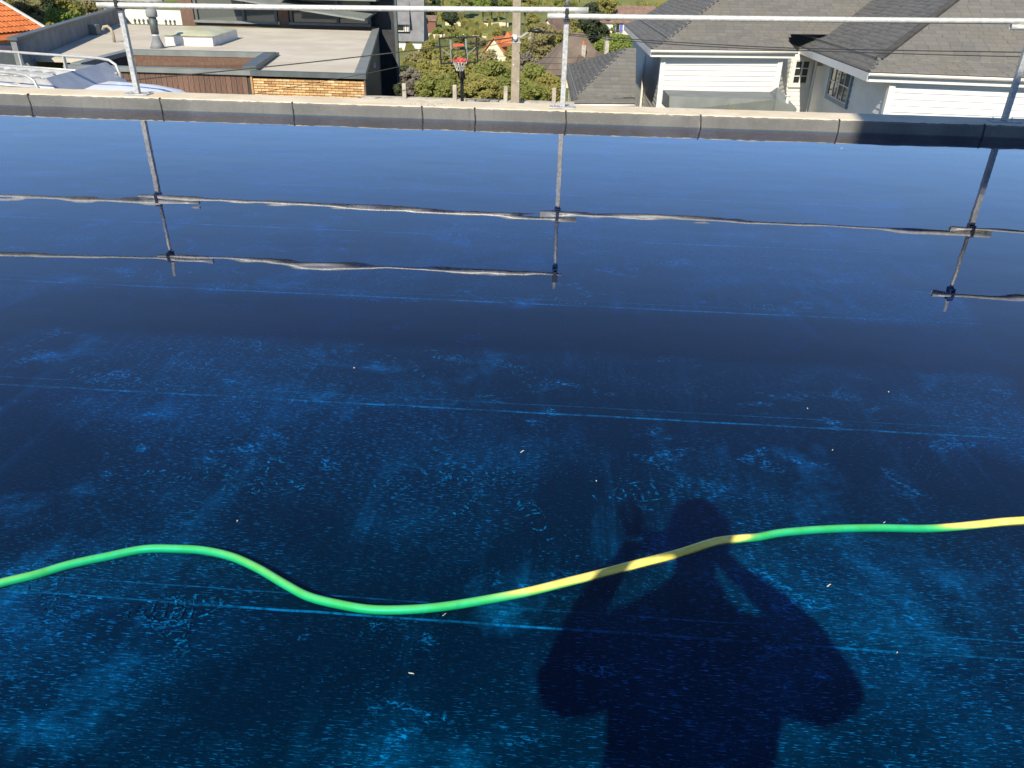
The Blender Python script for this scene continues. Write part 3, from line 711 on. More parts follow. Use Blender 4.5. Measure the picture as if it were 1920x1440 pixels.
# copings
def coping(p, q, wd, z0, z1, m='coping'):
    p, q = Vector((*p,0)), Vector((*q,0)); d = (q-p).normalized(); nn = Vector((-d.y, d.x, 0))*wd
    return quadprism('coping', m, [tuple(v[:2]) for v in (p, q, q+nn, p+nn)], z0, z1)
coping((-14.5,22.50), (-9.02,22.50), .34, ZR-.12, ZR)
coping((-9.018,22.50), (-5.70,22.50), .26, ZR-.13, ZR-.002, 'coping_dark')
coping((side(22.765)+.03,22.765), (side(40.9)+.03,40.9), .32, ZR-.13, ZR+.004, 'coping')
coping((-14.95,26.60), (-9.80,26.92), .34, ZR-.10, ZR+.06)
coping((-8.96,22.85), (-9.80,26.90), .38, ZR-.14, ZR+.10, 'coping_dark')
coping((-15.05,26.80), (-14.50,22.88), .30, ZR-.10, ZR+.03)
# sunken patio
for i in range(6):
    zz = ZR-.11-i*.16
    MB().hexa([lh(-14.55,26.60-.03*(i%2)-.0,zz-.152), lh(-9.84,26.87,zz-.152), lh(-9.84,26.91,zz-.152), lh(-14.55,26.63,zz-.152), lh(-14.55,26.575,zz), lh(-9.84,26.845,zz), lh(-9.84,26.885,zz), lh(-14.55,26.605,zz)]).build('slat', M['plank'], LH)
quadprism('patio_wall', 'under', [(-14.75,22.9),(-14.55,22.9),(-14.75,26.55),(-14.95,26.55)], -3.6, ZR-.105)
quadprism('patio_wall', 'under', [(-9.35,22.86),(-9.25,22.86),(-9.88,26.8),(-9.98,26.8)], -3.6, ZR-.15)
quadprism('patio_floor', 'mortar', [(-11.05,22.86),(-9.35,22.86),(-9.98,26.5),(-14.75,26.5)], -3.62, -3.58)
# left parapet with dark coping
quadprism('parapet', 'grey_render', [(lside(23.2),23.2),(lside(23.2)+.18,23.2),(lside(41)+.18,41),(lside(41),41)], ZR-.1, ZR+.56)
quadprism('parapet_cap', 'coping_dark', [(lside(23.15)-.06,23.15),(lside(23.15)+.24,23.15),(lside(41)+.24,41),(lside(41)-.06,41)], ZR+.562, ZR+.64)
for y_ in (33.2,): MB().box(*[v for v in (lh(lside(y_)+.2,y_,0)[0], lh(lside(y_)+.5,y_,0)[0], lh(0,y_,0)[1], lh(0,y_+.3,0)[1], ZR-.045-LO.z, ZR+.34-LO.z)]).build('outlet_box', M['coping'], LH)
# skylight
sk = tag(link(bpy.data.objects.new('skylight', None), LH)); sk.location = lh(-13.75, 31.0, ZR-.05)
MB().hexa([(-1.25,-1.2,0),(.55,-1.2,0),(.05,2.4,0),(-2.0,2.4,0),(-1.25,-1.2,.34),(.55,-1.2,.34),(.05,2.4,.34),(-2.0,2.4,.34)]).build('curb', M['white_render'], sk)
dm = MB(); vs = []; fs = []; nn = 10
for i in range(nn+1):
    for j in range(nn+1):
        u, v = i/nn, j/nn; xa = -1.32+u*1.94-.72*v*(1)+ (.0)*u; ya = -1.28+v*3.75
        xa = (-1.32-.75*v) + u*(1.94+ .16*v); za = .342+.30*(max(0,1-(2*u-1)**2)**.5)*(max(0,1-(2*v-1)**4))**.5*.5
        vs.append((xa, ya, za))
for i in range(nn):
    for j in range(nn): fs.append((i*(nn+1)+j, (i+1)*(nn+1)+j, (i+1)*(nn+1)+j+1, i*(nn+1)+j+1))
dm.add(vs, fs).build('dome', M['skydome'], sk, True)
# vent stack, gooseneck, row of pegs
vp = tag(link(bpy.data.objects.new('vent_stack', None), LH)); vp.location = lh(-14.72, 28.6, ZR-.05)
MB().lathe([(.26,0),(.19,.16),(.12,.34),(.12,.40)], 16).build('flashing', M['grey_render'], vp, True)
MB().lathe([(.115,.401),(.115,.46)], 14).build('collar', M['ceramic'], vp, True)
MB().lathe([(.13,.461),(.13,1.0)], 14).build('pipe', M['coping_dark'], vp, True)
MB().lathe([(.17,1.001),(.19,1.05),(.19,1.20),(.12,1.28)], 14).build('cowl', M['grey_render'], vp, True)
MB().lathe([(.10,1.281),(.09,1.42),(.13,1.50)], 12).build('cap', M['coping_dark'], vp, True)
gn = [(0,0,0),(0,0,.25),(-.03,0,.42),(-.12,0,.50),(-.24,0,.48),(-.30,0,.38)]
o = MB().tube([(x*1.2,y,z*1.1) for x,y,z in gn], .055, 10).build('gooseneck_vent', M['pole'], LH, True); o.location = lh(-17.25, 30.3, ZR-.05)
for i in range(9):
    o = MB().lathe([(.05,0),(.04,.10),(.07,.16),(.02,.24)], 8).build('peg', M['coping_dark'], LH); o.location = lh(-21.5+i*.22+(.25 if i>5 else 0), 40.0, ZR-.05)
# set-back upper storey with windows and sloping canopy
UB = 40.6
quadprism('upper_wall', 'plank', [(-19.4,UB),(-18.75,UB),(-18.75,UB+.5),(-19.4,UB+.5)], ZR-.1, 3.6)
quadprism('upper_wall', 'plank', [(-14.45,UB),(-13.95,UB),(-13.95,UB+.5),(-14.45,UB+.5)], ZR-.1, 3.6)
quadprism('upper_wall', 'plank', [(-18.74,UB+.05),(-14.46,UB+.05),(-14.46,UB+.5),(-18.74,UB+.5)], ZR-.1, ZR+.02)
quadprism('upper_wall', 'plank', [(-13.94,UB-.05),(-9.75,UB-.05),(-9.75,UB+.5),(-13.94,UB+.5)], ZR-.1, ZR+.05)
quadprism('upper_wall', 'white_render', [(-23.4,UB+.2),(-19.42,UB+.2),(-19.42,UB+.4),(-23.4,UB+.4)], ZR-.1, ZR+.55)
for x0, x1 in ((-18.7,-14.5), (-13.9,-9.85)):
    quadprism('window_sill', 'coping', [(x0-.03,UB-.12),(x1+.0,UB-.12),(x1+.0,UB+.04),(x0-.03,UB+.04)], ZR+.06, ZR+.17)
    wv = quadprism('window', 'glass_light', [(x0,UB+.14),(x1,UB+.14),(x1,UB+.2),(x0,UB+.2)], ZR+.171, ZR+2.6)
    for xx in (x0, x1-.16, (x0+x1)/2+.3): quadprism('window_frame', 'coping_dark', [(xx,UB+.02),(xx+.14,UB+.02),(xx+.14,UB+.138),(xx,UB+.138)], ZR+.172, ZR+2.6)
    MB().prism([lh(x0+.2,UB+.6,0)[:2], lh(x1-.2,UB+.6,0)[:2], lh(x1-.2,UB+.7,0)[:2], lh(x0+.2,UB+.7,0)[:2]], ZR+.2-LO.z, ZR+2.5-LO.z).build('curtain', M['under'], LH)
MB().hexa([lh(-16.9,39.2,.05), lh(-9.75,39.0,-.80), lh(-9.6,40.9,-.55), lh(-16.9,40.9,.35), lh(-16.9,39.2,.11), lh(-9.75,39.0,-.72), lh(-9.6,40.9,-.47), lh(-16.9,40.9,.41)]).build('sloping_canopy', M['coping'], LH)
quadprism('fascia', 'coping', [(-14.0,39.6),(-9.3,39.6),(-9.3,40.3),(-14.0,40.3)], .02, .40)
quadprism('fascia', 'anthracite', [(-19.4,40.2),(-8.9,40.2),(-8.9,47),(-19.4,47)], .42, 1.0)
quadprism('back_block', 'anthracite', [(-9.70,41.22),(-8.78,41.22),(-10.9,52),(-14,52),(-14,41.22)], -5, 3.5)
quadprism('downpipe', 'coping_dark', [(-8.80,41.08),(-8.66,41.08),(-8.66,41.2),(-8.80,41.2)], -5, 3.4)
o = MB().box(-.05,.05,-.02,.02,-.10,.10).build('wall_lamp', M['ceramic'], LH); o.location = lh(side(30)+.03, 30, -1.75)

# ------------------------------------------------------------------ orange tiled house at far left
OH = thing('orange_roof_house', 'house with bright orange tiled roof and white verge at far left', 'house', (-27, 33, -6))
vt, vb = Vector((-24.44,36,-.78)), Vector((-23.55,36,-1.30)); sl = (vb-vt).normalized(); back = Vector((-.10,-1,0)).normalized()
nrm = sl.cross(back).normalized(); nrm = nrm if nrm.z > 0 else -nrm
top = vt - sl*2.3
def ro(p): return tuple(Vector(p)-Vector((-27,33,-6)))
und = [top, vb+sl*.4, vb+sl*.4+back*12, top+back*12]
MB().add([ro(p-nrm*.02) for p in und]+[ro(p-nrm*.14) for p in und], [(0,1,2,3),(7,6,5,4),(0,4,5,1),(1,5,6,2),(2,6,7,3),(3,7,4,0)]).build('roof', M['orange_tile'], OH)
tm = MB(); K = 6; vs = []
for j in (0, 1):
    for i in range(K+1):
        u = i/K; h = .035*math.sin(u*math.pi*1.0) - .012
        vs.append((u*.24, -j*.40, h + (.030 if j else 0)))
tm.add(vs, [(i, i+1, K+2+i, K+1+i)[::-1] for i in range(K)] + [(K+1+i, K+2+i, K+2+i, K+1+i) for i in range(0)])
TM = tm.mesh('roof_tile', M['orange_tile'], True)
basis = Matrix((back, -sl, nrm)).transposed().to_4x4()
nt = 0
for r in range(9):
    for c in range(30):
        if nt >= 290: break
        p = top + sl*(r*.36+.05) + back*(c*.24+.02)
        o = link(bpy.data.objects.new('roof_tile', TM), OH); o.matrix_local = Matrix.Translation(Vector(ro(p+nrm*.01))) @ basis; nt += 1
MB().hexa([ro(p) for p in (top-nrm*.12-back*.14, vb+sl*.45-nrm*.12-back*.14, vb+sl*.45-nrm*.12-back*.001, top-nrm*.12-back*.001, top+nrm*.06-back*.14, vb+sl*.45+nrm*.06-back*.14, vb+sl*.45+nrm*.06-back*.001, top+nrm*.06-back*.001)]).build('verge_board', M['white_trim'], OH)
MB().prism([ro((-31,25.5,0))[:2], ro((-23.9,25.5,0))[:2], ro((-23.8,35.8,0))[:2], ro((-31,35.8,0))[:2]], .3, 4.0).build('wall', M['white_render'], OH)
GH = thing('grey_gable_house', 'plain grey rendered house rising behind the orange tiled roof', 'house', (-39.6, 49, -6))
MB().prism([(-6,-3),(1.9,-3),(1.9,5),(-6,5)], 0, 9).build('wall', M['grey_render'], GH)
MB().add([(-6.3,-3.3,9.01),(2.2,-3.3,9.01),(2.2,5.3,9.01),(-6.3,5.3,9.01),(-6.3,1,11.0),(2.2,1,11.0)], [(0,1,5,4),(2,3,4,5),(1,2,5),(3,0,4),(3,2,1,0)]).build('roof', M['shingle'], GH)

# ------------------------------------------------------------------ right hand white boarded house
RH = thing('white_boarded_house', 'white clapboard house with brown shingle roofs and white gutters at right', 'house', (7, 26, -4.3))
RO = Vector((7, 26, -4.3))
def rh(p): return tuple(Vector(p)-RO)
def boards(a, b, z0, z1, h=.152, name='siding_board', mt='white_board', cut=None):
    a, b = Vector((*a,0)), Vector((*b,0)); d = (b-a).normalized(); out = Vector((d.y, -d.x, 0)); n = int((z1-z0)/h)
    for i in range(n):
        zb = z1-(i+1)*h; e = random.uniform(-.003,.003)
        p0, p1 = a+out*(.026+e), b+out*(.026+e); q0, q1 = a+out*.008, b+out*.008
        Z = lambda v, z: rh((v.x, v.y, z))
        MB().hexa([Z(p0,zb), Z(p1,zb), Z(b,zb), Z(a,zb), Z(q0,zb+h-.006), Z(q1,zb+h-.006), Z(b,zb+h-.006), Z(a,zb+h-.006)]).build(name, M[mt], RH)
def flatwall(a, b, z0, z1, th, m='white_trim', name='wall'):
    a, b = Vector((*a,0)), Vector((*b,0)); d = (b-a).normalized(); inn = Vector((-d.y, d.x, 0))*th
    MB().prism([rh(v)[:2] for v in (a, b, b+inn, a+inn)], z0-RO.z, z1-RO.z).build(name, M[m], RH)
ZW0, ZW1 = -4.2, -.74
A0, A1, A2, B0, B1, B2 = (2.86,25.70), (6.55,26.28), (7.28,27.78), (8.12,27.92), (7.97,20.70), (13.2,20.30)
AL = (2.80, 38.0)
for a, b, h in ((AL, A0, .152), (A0, A1, .152), (A1, A2, .152), (A2, B0, .152), (B0, B1, .152), (B1, B2, .152)):
    boards(a, b, ZW0, ZW1, h); flatwall(a, b, ZW0, ZW1-.002, .12)
def cornerpost(p, s=.075):
    MB().box(p[0]-s-RO.x, p[0]+s-RO.x, p[1]-s-RO.y, p[1]+s-RO.y, ZW0-RO.z, ZW1+.004-RO.z).build('corner_board', M['white_trim'], RH)
for p in (A0, A1, B1): cornerpost(p)
# roof planes made of single shingle tabs
def shingles(name, poly, expo=.165, tab=.30, th=1.0):
    """poly: 3D planar polygon, first edge is the eave (left to right seen from outside)"""
    P = [Vector(p) for p in poly]; ex = (P[1]-P[0]).normalized()
    nn = Vector((0,0,0))
    for i in range(1, len(P)-1): nn += (P[i]-P[0]).cross(P[i+1]-P[0])
    nn.normalize(); nn = nn if nn.z > 0 else -nn
    ey = nn.cross(ex).normalized()
    if (sum(P, Vector((0,0,0)))/len(P)-P[0]).dot(ey) < 0: ey = -ey
    Q = [((p-P[0]).dot(ex), (p-P[0]).dot(ey)) for p in P]; y1 = max(q[1] for q in Q)
    V = []; F = []; r = 0; yv = 0.0
    while yv < y1-.02:
        ym = min(yv+expo*.5, y1-.01); xsn = []
        for (xa,ya),(xb,yb) in zip(Q, Q[1:]+Q[:1]):
            if (ya-ym)*(yb-ym) < 0: xsn.append(xa+(xb-xa)*(ym-ya)/(yb-ya))
        xsn.sort()
        for xa, xb in zip(xsn[::2], xsn[1::2]):
            x = xa - (tab*.5 if r % 2 else 0) - random.uniform(0,.06)
            while x < xb:
                w_ = tab*random.uniform(.82,1.15); l, rr = max(x, xa), min(x+w_-.006, xb)
                if rr-l > .02:
                    hgt = (.012+random.uniform(0,.009))*th; top_ = min(yv+expo*1.25, y1)
                    b = len(V)
                    for (xx, yy, zz) in ((l,yv,hgt),(rr,yv,hgt),(rr,top_,.004),(l,top_,.004),(l,yv,-.002),(rr,yv,-.002)):
                        V.append(rh(P[0]+ex*xx+ey*yy+nn*zz))
                    F += [(b,b+1,b+2,b+3),(b+4,b+5,b+1,b)]
                x += w_
        yv += expo; r += 1
    o = npmesh(name, V, F, M['shingle'], RH); tag(o, kind='stuff')
    MB().add([rh(p-nn*.004) for p in P] + [rh(p-nn*.05) for p in P], [tuple(range(len(P))), tuple(range(2*len(P)-1, len(P)-1, -1))] + [(i, len(P)+i, len(P)+(i+1)%len(P), (i+1)%len(P)) for i in range(len(P))]).build('roof_deck', M['under'], RH)
    return o
def strip(name, m, a, b, wd, h): MB().bar(rh(a), rh(b), wd, h).build(name, M[m], RH)
GA = Vector((2.43,25.34,0)); ua = Vector((.9857,.169,0)); va_ = Vector((-.012,1,0))
def pa(u, v, z): return tuple((GA+ua*u+va_*v).xy)+(z,)
zf = lambda v: -.36+.60*(v-.9)
shingles('shingle_courses', [pa(0,0,-.58), pa(4.6,0,-.58), pa(4.5,.9,-.36), pa(.62,.9,-.36)])
shingles('shingle_courses', [pa(0,12,-.58), pa(0,0,-.58), pa(.62,.9,-.36), pa(.62,12,-.36)], .165, .30, .22)
shingles('shingle_courses', [pa(.62,.9,-.36), pa(4.5,.9,-.36), pa(4.7,1.25,zf(1.25)), pa(11,1.25,zf(1.25)), pa(11,6.5,zf(6.5)), pa(6.2,6.5,zf(6.5))])
shingles('shingle_courses', [pa(.62,12,-.36), pa(.62,.9,-.36), pa(6.2,6.5,zf(6.5)), pa(6.2,12,zf(6.5))], .165, .30, .22)
strip('kick_flashing', 'ridge', Vector(pa(.62,.9,-.335)), Vector(pa(4.5,.9,-.335)), .05, .05)
strip('kick_flashing', 'ridge', Vector(pa(.62,.9,-.335)), Vector(pa(.62,12,-.335)), .07, .06)
def gutter(a, b):
    a, b = Vector(a), Vector(b); mb = MB(); d = (b-a).normalized(); o = Vector((d.y,-d.x,0)); K = 8; vs = []
    for p in (a, b):
        for k in range(K+1):
            t = math.pi*k/K; vs.append(rh(p + o*(math.cos(t)*.065) + Vector((0,0,-math.sin(t)*.075))))
        for k in range(K, -1, -1):
            t = math.pi*k/K; vs.append(rh(p + o*(math.cos(t)*.055) + Vector((0,0,-math.sin(t)*.065))))
    n = 2*(K+1); mb.add(vs, [(k, (k+1)%n, n+(k+1)%n, n+k) for k in range(n)] + [tuple(range(n-1,-1,-1)), tuple(range(n,2*n))]); mb.build('gutter', M['gutter'], RH, True)
ga0, ga1 = Vector(pa(.0,-.065,-.60)), Vector(pa(4.62,-.065,-.60)); gutter(ga0, ga1)
flatwall(pa(.03,.0,0)[:2], pa(4.57,.0,0)[:2], -.80, -.64, .025, 'white_trim', 'fascia_board')
MB().add([rh(p) for p in (pa(.03,.03,-.77), pa(4.57,.03,-.77), pa(4.5,1.2,-.75), pa(.4,1.2,-.75))], [(3,2,1,0)]).build('soffit', M['white_trim'], RH)
MB().add([rh(p) for p in (pa(.03,.03,-.771), pa(.45,.5,-.771), pa(.45,12,-.771), pa(.03,12,-.771))], [(0,1,2,3)]).build('soffit', M['white_trim'], RH)
flatwall(pa(.0,12,0)[:2], pa(.0,.05,0)[:2], -.80, -.60, .025, 'white_trim', 'fascia_board')
# wing B
GB = Vector((7.30,20.56,0)); ub = Vector((.997,-.078,0)).normalized(); vb_ = Vector((.030,1,0)).normalized()
def pb(u, v, z): return tuple((GB+ub*u+vb_*v).xy)+(z,)
zb_ = lambda v: -.36+.56*(v-.8)
shingles('shingle_courses', [pb(0,0,-.58), pb(7.5,0,-.58), pb(7.5,.8,-.36), pb(.42,.8,-.36)])
shingles('shingle_courses', [pb(0,12,-.58), pb(0,0,-.58), pb(.42,.8,-.36), pb(.42,12,-.36)], .165, .30, .22)
shingles('shingle_courses', [pb(.42,.8,-.36), pb(7.5,.8,-.36), pb(7.5,7.0,zb_(7.0)), pb(6.62,7.0,zb_(7.0))])
shingles('shingle_courses', [pb(.42,12,-.36), pb(.42,.8,-.36), pb(6.62,7.0,zb_(7.0)), pb(6.62,12,zb_(7.0))], .165, .30, .22)
strip('kick_flashing', 'ridge', Vector(pb(.42,.8,-.335)), Vector(pb(7.5,.8,-.335)), .05, .05)
strip('kick_flashing', 'ridge', Vector(pb(.42,.8,-.335)), Vector(pb(.42,12,-.335)), .07, .06)
strip('hip_flashing', 'under', Vector(pb(.42,.8,-.33)), Vector(pb(6.62,7.0,zb_(7.0)+.03)), .20, .05)
gutter(pb(.0,-.065,-.60), pb(7.5,-.065,-.60))
flatwall(pb(.03,.0,0)[:2], pb(7.5,.0,0)[:2], -.80, -.64, .025, 'white_trim', 'fascia_board')
flatwall(pb(.0,12,0)[:2], pb(.0,.03,0)[:2], -.80, -.60, .025, 'white_trim', 'fascia_board')
MB().add([rh(p) for p in (pb(.03,.03,-.77), pb(7.5,.03,-.77), pb(7.5,.8,-.765), pb(.8,.8,-.765))], [(3,2,1,0)]).build('soffit', M['white_trim'], RH)
MB().add([rh(p) for p in (pb(.03,.03,-.771), pb(.8,.8,-.766), pb(.8,12,-.766), pb(.03,12,-.771))], [(0,1,2,3)]).build('soffit', M['white_trim'], RH)
# windows
def window(a, b, z0, z1, nxp, nzp, curtain=False, casing='frame_grey'):
    a, b = Vector((*a,0)), Vector((*b,0)); d = (b-a).normalized(); out = Vector((d.y,-d.x,0)); Lw = (b-a).length
    def blk(u0, u1, zz0, zz1, o0, o1):
        p = [a+d*u0+out*o0, a+d*u1+out*o0, a+d*u1+out*o1, a+d*u0+out*o1]
        return MB().prism([tuple((v-RO).xy) for v in p], zz0-RO.z, zz1-RO.z)
    e = .11; f = None
    fr = MB()
    for (u0,u1,q0,q1) in ((-e,0,z0-e,z1+e),(Lw,Lw+e,z0-e,z1+e),(0,Lw,z1,z1+e),(0,Lw,z0-e,z0)):
        s = blk(u0,u1,q0,q1,.001,.075); fr.add(s.v, s.f)
    f = fr.build('window', M[casing], RH)
    blk(0,Lw,z0,z1,.030,.036).build('pane', M['glass'], f)
    if curtain: blk(Lw*.08,Lw*.45,z0+.04,z1*.5+z0*.5,.0372,.0395).build('curtain', M['curtain'], f); 
    for i in range(nxp+1):
        u = Lw*i/nxp; wd = .030 if i in (0,nxp) else (.026 if (i*2 == nxp) else .013)
        blk(max(u-wd,0),min(u+wd,Lw),z0,z1,.040,.062).build('mullion', M['white_trim'], f)
    for i in range(nzp+1):
        zz = z0+(z1-z0)*i/nzp; wd = .030 if i in (0,nzp) else .013
        blk(.031,Lw-.031,max(zz-wd,z0),min(zz+wd,z1),.041,.060).build('mullion', M['white_trim'], f)
bl = lambda y: (7.97+.0223*(y-21.2), y)
window(bl(25.75), bl(23.75), -1.78, -.90, 4, 2)
window((7.42,27.80), (7.92,27.885), -1.72, -1.0, 2, 3, False, 'white_trim')
bx = MB().box(-.09,.09,-.09,.09,-.12,.12).build('wall_lamp', M['pole'], RH); bx.location = rh((7.95,27.0,-.95))
MB().tube([rh((2.74,30.6,-1.2)), rh((2.74,30.6,-3.6))], .045, 8).build('downpipe', M['white_trim'], RH)
MB().tube([rh((7.86,26.9,-.9)), rh((7.86,26.9,-4))], .04, 8).build('downpipe', M['white_trim'], RH)
o = MB().box(-.03,.03,-.03,.03,-.06,.06).build('tap', M['pole'], RH); o.location = rh((7.95,23.0,-2.05))

# grey porch roof in front of the left facade
PO = thing('porch_roof', 'flat lead grey porch roof below the left white facade', 'porch roof', (4.5, 23.6, -4.2))
MB().hexa([(-1.62,-.62,2.2),(1.95,-.48,2.2),(1.95,.9,2.2),(-1.7,.7,2.2),(-1.66,-.60,2.60),(1.30,-.60,2.60),(1.45,.85,2.60),(-1.70,.7,2.60)]).build('roof', M['coping'], PO)
MB().add([(1.301,-.60,2.602),(1.952,-.48,2.36),(1.952,.9,2.36),(1.45,.85,2.602),(1.42,-.05,2.86),(1.301,-.60,2.2),(1.952,-.48,2.2),(1.952,.9,2.2)], [(0,1,4),(1,2,4),(2,3,4),(3,0,4),(0,5,6,1),(1,6,7,2)]).build('gablet', M['coping'], PO)
for x in (-1.5,1.8):
    for y in (-.4,.6): MB().box(x-.06,x+.06,y-.06,y+.06,0,2.199).build('post', M['white_trim'], PO)
o = MB().lathe([(.05,0),(.05,.32),(.07,.34),(.07,.36)], 10).build('vent_pipe', M['white_trim'], PO); o.location = (1.66,-.45,2.34)

# slate hip roofed outbuilding
OB = thing('slate_outbuilding', 'small outbuilding with dark slate hip roof left of the white house', 'outbuilding', (1.2, 26, -4.4))
BO = Vector((1.2,26,-4.4)); RO_keep, RH_keep = RO, RH
RO, RH = BO, OB
c0, c1 = (.11,24.10), (2.02,24.50)
shingles('slate_courses', [(c0[0],c0[1],-2.03), (c1[0],c1[1],-2.03), (2.06,25.05,-1.93), (.26,24.95,-1.93)], .16, .28)
shingles('slate_courses', [(-0.250,33.740,-2.03), (c0[0],c0[1],-2.03), (.26,24.95,-1.93), (-0.090,33.640,-1.93)], .16, .28, .25)
shingles('slate_courses', [(.26,24.95,-1.93), (2.06,25.05,-1.93), (2.06,26.5,-.66), (1.76,26.5,-.66)], .15, .28, .8)
shingles('slate_courses', [(-0.090,33.640,-1.93), (.26,24.95,-1.93), (1.76,26.5,-.66)], .15, .28, .25)
strip('kick_flashing', 'ridge', Vector((.26,24.95,-1.91)), Vector((2.06,25.05,-1.91)), .04, .04)
strip('kick_flashing', 'ridge', Vector((.26,24.95,-1.91)), Vector((-0.090,33.640,-1.91)), .05, .05)
gutter((c0[0]+.02,c0[1]-.06,-2.06), (c1[0],c1[1]-.06,-2.06))
for a, b in (((.45,24.6),(2.02,24.85)), ((.0,34),(.45,24.6)), ((2.03,24.86),(2.03,26.5)), ((1.5,34),(.0,34))): flatwall(a, b, -4.4, -2.10, .12, 'white_render')
MB().add([rh(p) for p in ((2.058,25.05,-2.0),(2.058,26.5,-.67),(2.058,26.5,-2.6),(2.058,25.05,-2.6),(2.03,25.05,-2.0),(2.03,26.5,-.67),(2.03,26.5,-2.6),(2.03,25.05,-2.6))], [(0,3,2,1),(4,5,6,7),(0,1,5,4),(1,2,6,5),(2,3,7,6),(3,0,4,7)]).build('gable_wall', M['grey_render'], OB)
MB().add([rh(p) for p in ((1.76,26.5,-.67),(2.058,26.5,-.67),(2.3,33.64,-1.95),(-0.090,33.640,-1.95),(1.76,26.5,-.8),(2.058,26.5,-.8),(2.3,33.64,-2.1),(-0.090,33.640,-2.1))], [(0,1,2),(0,2,3),(7,6,5),(7,5,4),(0,4,5,1),(1,5,6,2),(2,6,7,3),(3,7,4,0)]).build('rear_roof', M['under'], OB)
RO, RH = RO_keep, RH_keep
sp = thing('sprig', 'yellow green sprig of weed growing at the porch roof edge', 'weed', (4.55, 22.95, -2.3))
mb = MB()
for i in range(9):
    a = random.uniform(0, 6.28); h = random.uniform(.25,.6); mb.tube([(0,0,0),(.05*math.cos(a),.05*math.sin(a),h*.5),(.25*h*math.cos(a)+.1,.2*math.sin(a),h)], [.014,.02,.004], 5)
mb.build('stem', L['olive'], sp)

# ------------------------------------------------------------------ concrete pole and wires
UP = thing('utility_pole', 'tall speckled concrete utility pole rising out of the picture', 'utility pole', (-1.44, 21.8, -4.0))
n = 14; mb = MB(); vs = []
def polemat():
    t = NT('speckled_concrete')
    c = t.mix(t.ramp(t.noise(6, 5), .3, .7), (.26,.215,.15), (.36,.31,.24)); sp_ = t.ramp(t.vor(9), .20, .12)
    c = t.mix(t.math('MULTIPLY', sp_, t.ramp(t.noise(1.5, 2), .42, .55)), c, (.62,.60,.55)); t.bump(t.noise(50,3), .4, .01); return t.fin(c, .9)
mb.hexa([(-.125,-.11,0),(.125,-.11,0),(.125,.11,0),(-.125,.11,0),(-.100,-.085,6.25),(.100,-.085,6.25),(.100,.085,6.25),(-.100,.085,6.25)]).build('pole_shaft', polemat(), UP, False, .012)
for z in (3.90, 3.76): MB().box(-.125,.125,-.105,.105,z,z+.045).build('steel_band', M['galv'], UP)
MB().bar((.10,-.10,3.90), (.34,-.16,4.06), .04, .04).build('bracket', M['galv'], UP)
MB().tube([(.30,-.16,4.05),(.42,-.19,4.08),(.52,-.2,4.07),(.60,-.2,4.07),(.68,-.2,4.07)], [.02,.03,.05,.05,.02], 8).build('tension_clamp', M['black'], UP, True)
MB().tube([(.50,-.2,4.06),(.44,-.18,3.7),(.30,-.16,3.42),(.14,-.13,3.40),(.10,-.12,3.55)], .013, 6).build('drip_loop', M['wire'], UP, True)
MB().lathe([(.03,0),(.06,.04),(.06,.1),(.03,.14)], 8).build('insulator', M['ceramic'], UP).location = (-.02,-.14,3.83)
def wire(label, pts, r, m='wire', sag=.12, grp='overhead cables'):
    pts = [Vector(p) for p in pts]; out = []
    for a, b in zip(pts[:-1], pts[1:]):
        for i in range(12): t = i/12; out.append(a.lerp(b, t) - Vector((0,0,sag*4*t*(1-t))))
    out.append(pts[-1]); o = MB().tube(out, r, 6).build('overhead_cable', M[m], None, True); return tag(o, label, 'cable', grp)
wire('thick cable from the pole dipping across the brick corner of the flat roofed house', [(-1.52,21.66,-.10), (-8.6,20.9,-.98), (-20,19.8,-2.1)], .016, 'wire', .03)
wire('thin cable sloping down left from the pole past the hoop', [(-1.52,21.66,-.16), (-5.3,21.4,-1.03), (-14,20.8,-2.6)], .008, 'wire', .02)
wire('upper cable running right from the pole across the white house', [(-.78,21.6,.07), (4.6,17.6,.13), (14,10.6,.85)], .010, 'wire', .04)
wire('lower cable running right from the pole across the white house', [(-.78,21.6,.05), (4.6,17.5,.10), (14,10.4,.78)], .009, 'wire', .06)
for i, (pz_, lab) in enumerate(((105,'uppermost'),(116,'second'),(127,'third'),(138,'lowest'))):
    a = EYE + (CR*((935-960)/1425)+CDN*((pz_-720)/1425)+CF)*50; b = EYE + (CR*((1118-960)/1425)+CDN*((pz_+3-720)/1425)+CF)*46
    wire(lab + ' of four thin cables before the brown roofed house', [a, b], .012, 'wire', .05, 'thin cables in the valley')

# ------------------------------------------------------------------ basketball hoop
HB = thing('basketball_hoop', 'portable basketball hoop with clear black framed backboard', 'basketball hoop', (-2.78, 20.5, -3.95), rad(4))
MB().bar((.06,.02,0), (.06,.02,3.32), .085, .085).build('pole', M['black'], HB, False, .01)
MB().box(-.32,.44,-.35,.6,-.06,.10).build('base', M['black'], HB, False, .03)
for sx in (-.07,.07): MB().bar((.06+sx,.05,2.95),(.0+sx,-.16,3.45), .03, .05).build('bracket_arm', M['black'], HB)
bd = tag(link(bpy.data.objects.new('backboard', None), HB)); bd.location = (0,-.20,3.63); bd.rotation_euler = (rad(-2), rad(-3.5), 0)
MB().box(-.44,.44,-.006,.006,-.27,.27).build('pane', M['acrylic'], bd)
fr = MB()
for (a,b_,c,d_) in ((-.475,.475,.27,.302),(-.475,.475,-.302,-.27),(-.475,-.44,-.27,.27),(.44,.475,-.27,.27)): fr.box(a,b_,-.018,.018,c,d_)
fr.build('frame', M['black'], bd)
sq = MB()
for (a,b_,c,d_) in ((-.185,.185,.0,.022),(-.185,.185,-.245,-.223),(-.185,-.163,-.223,0),(.163,.185,-.223,0)): sq.box(a,b_,-.012,-.0065,c,d_)
sq.build('target_square', M['black'], bd)
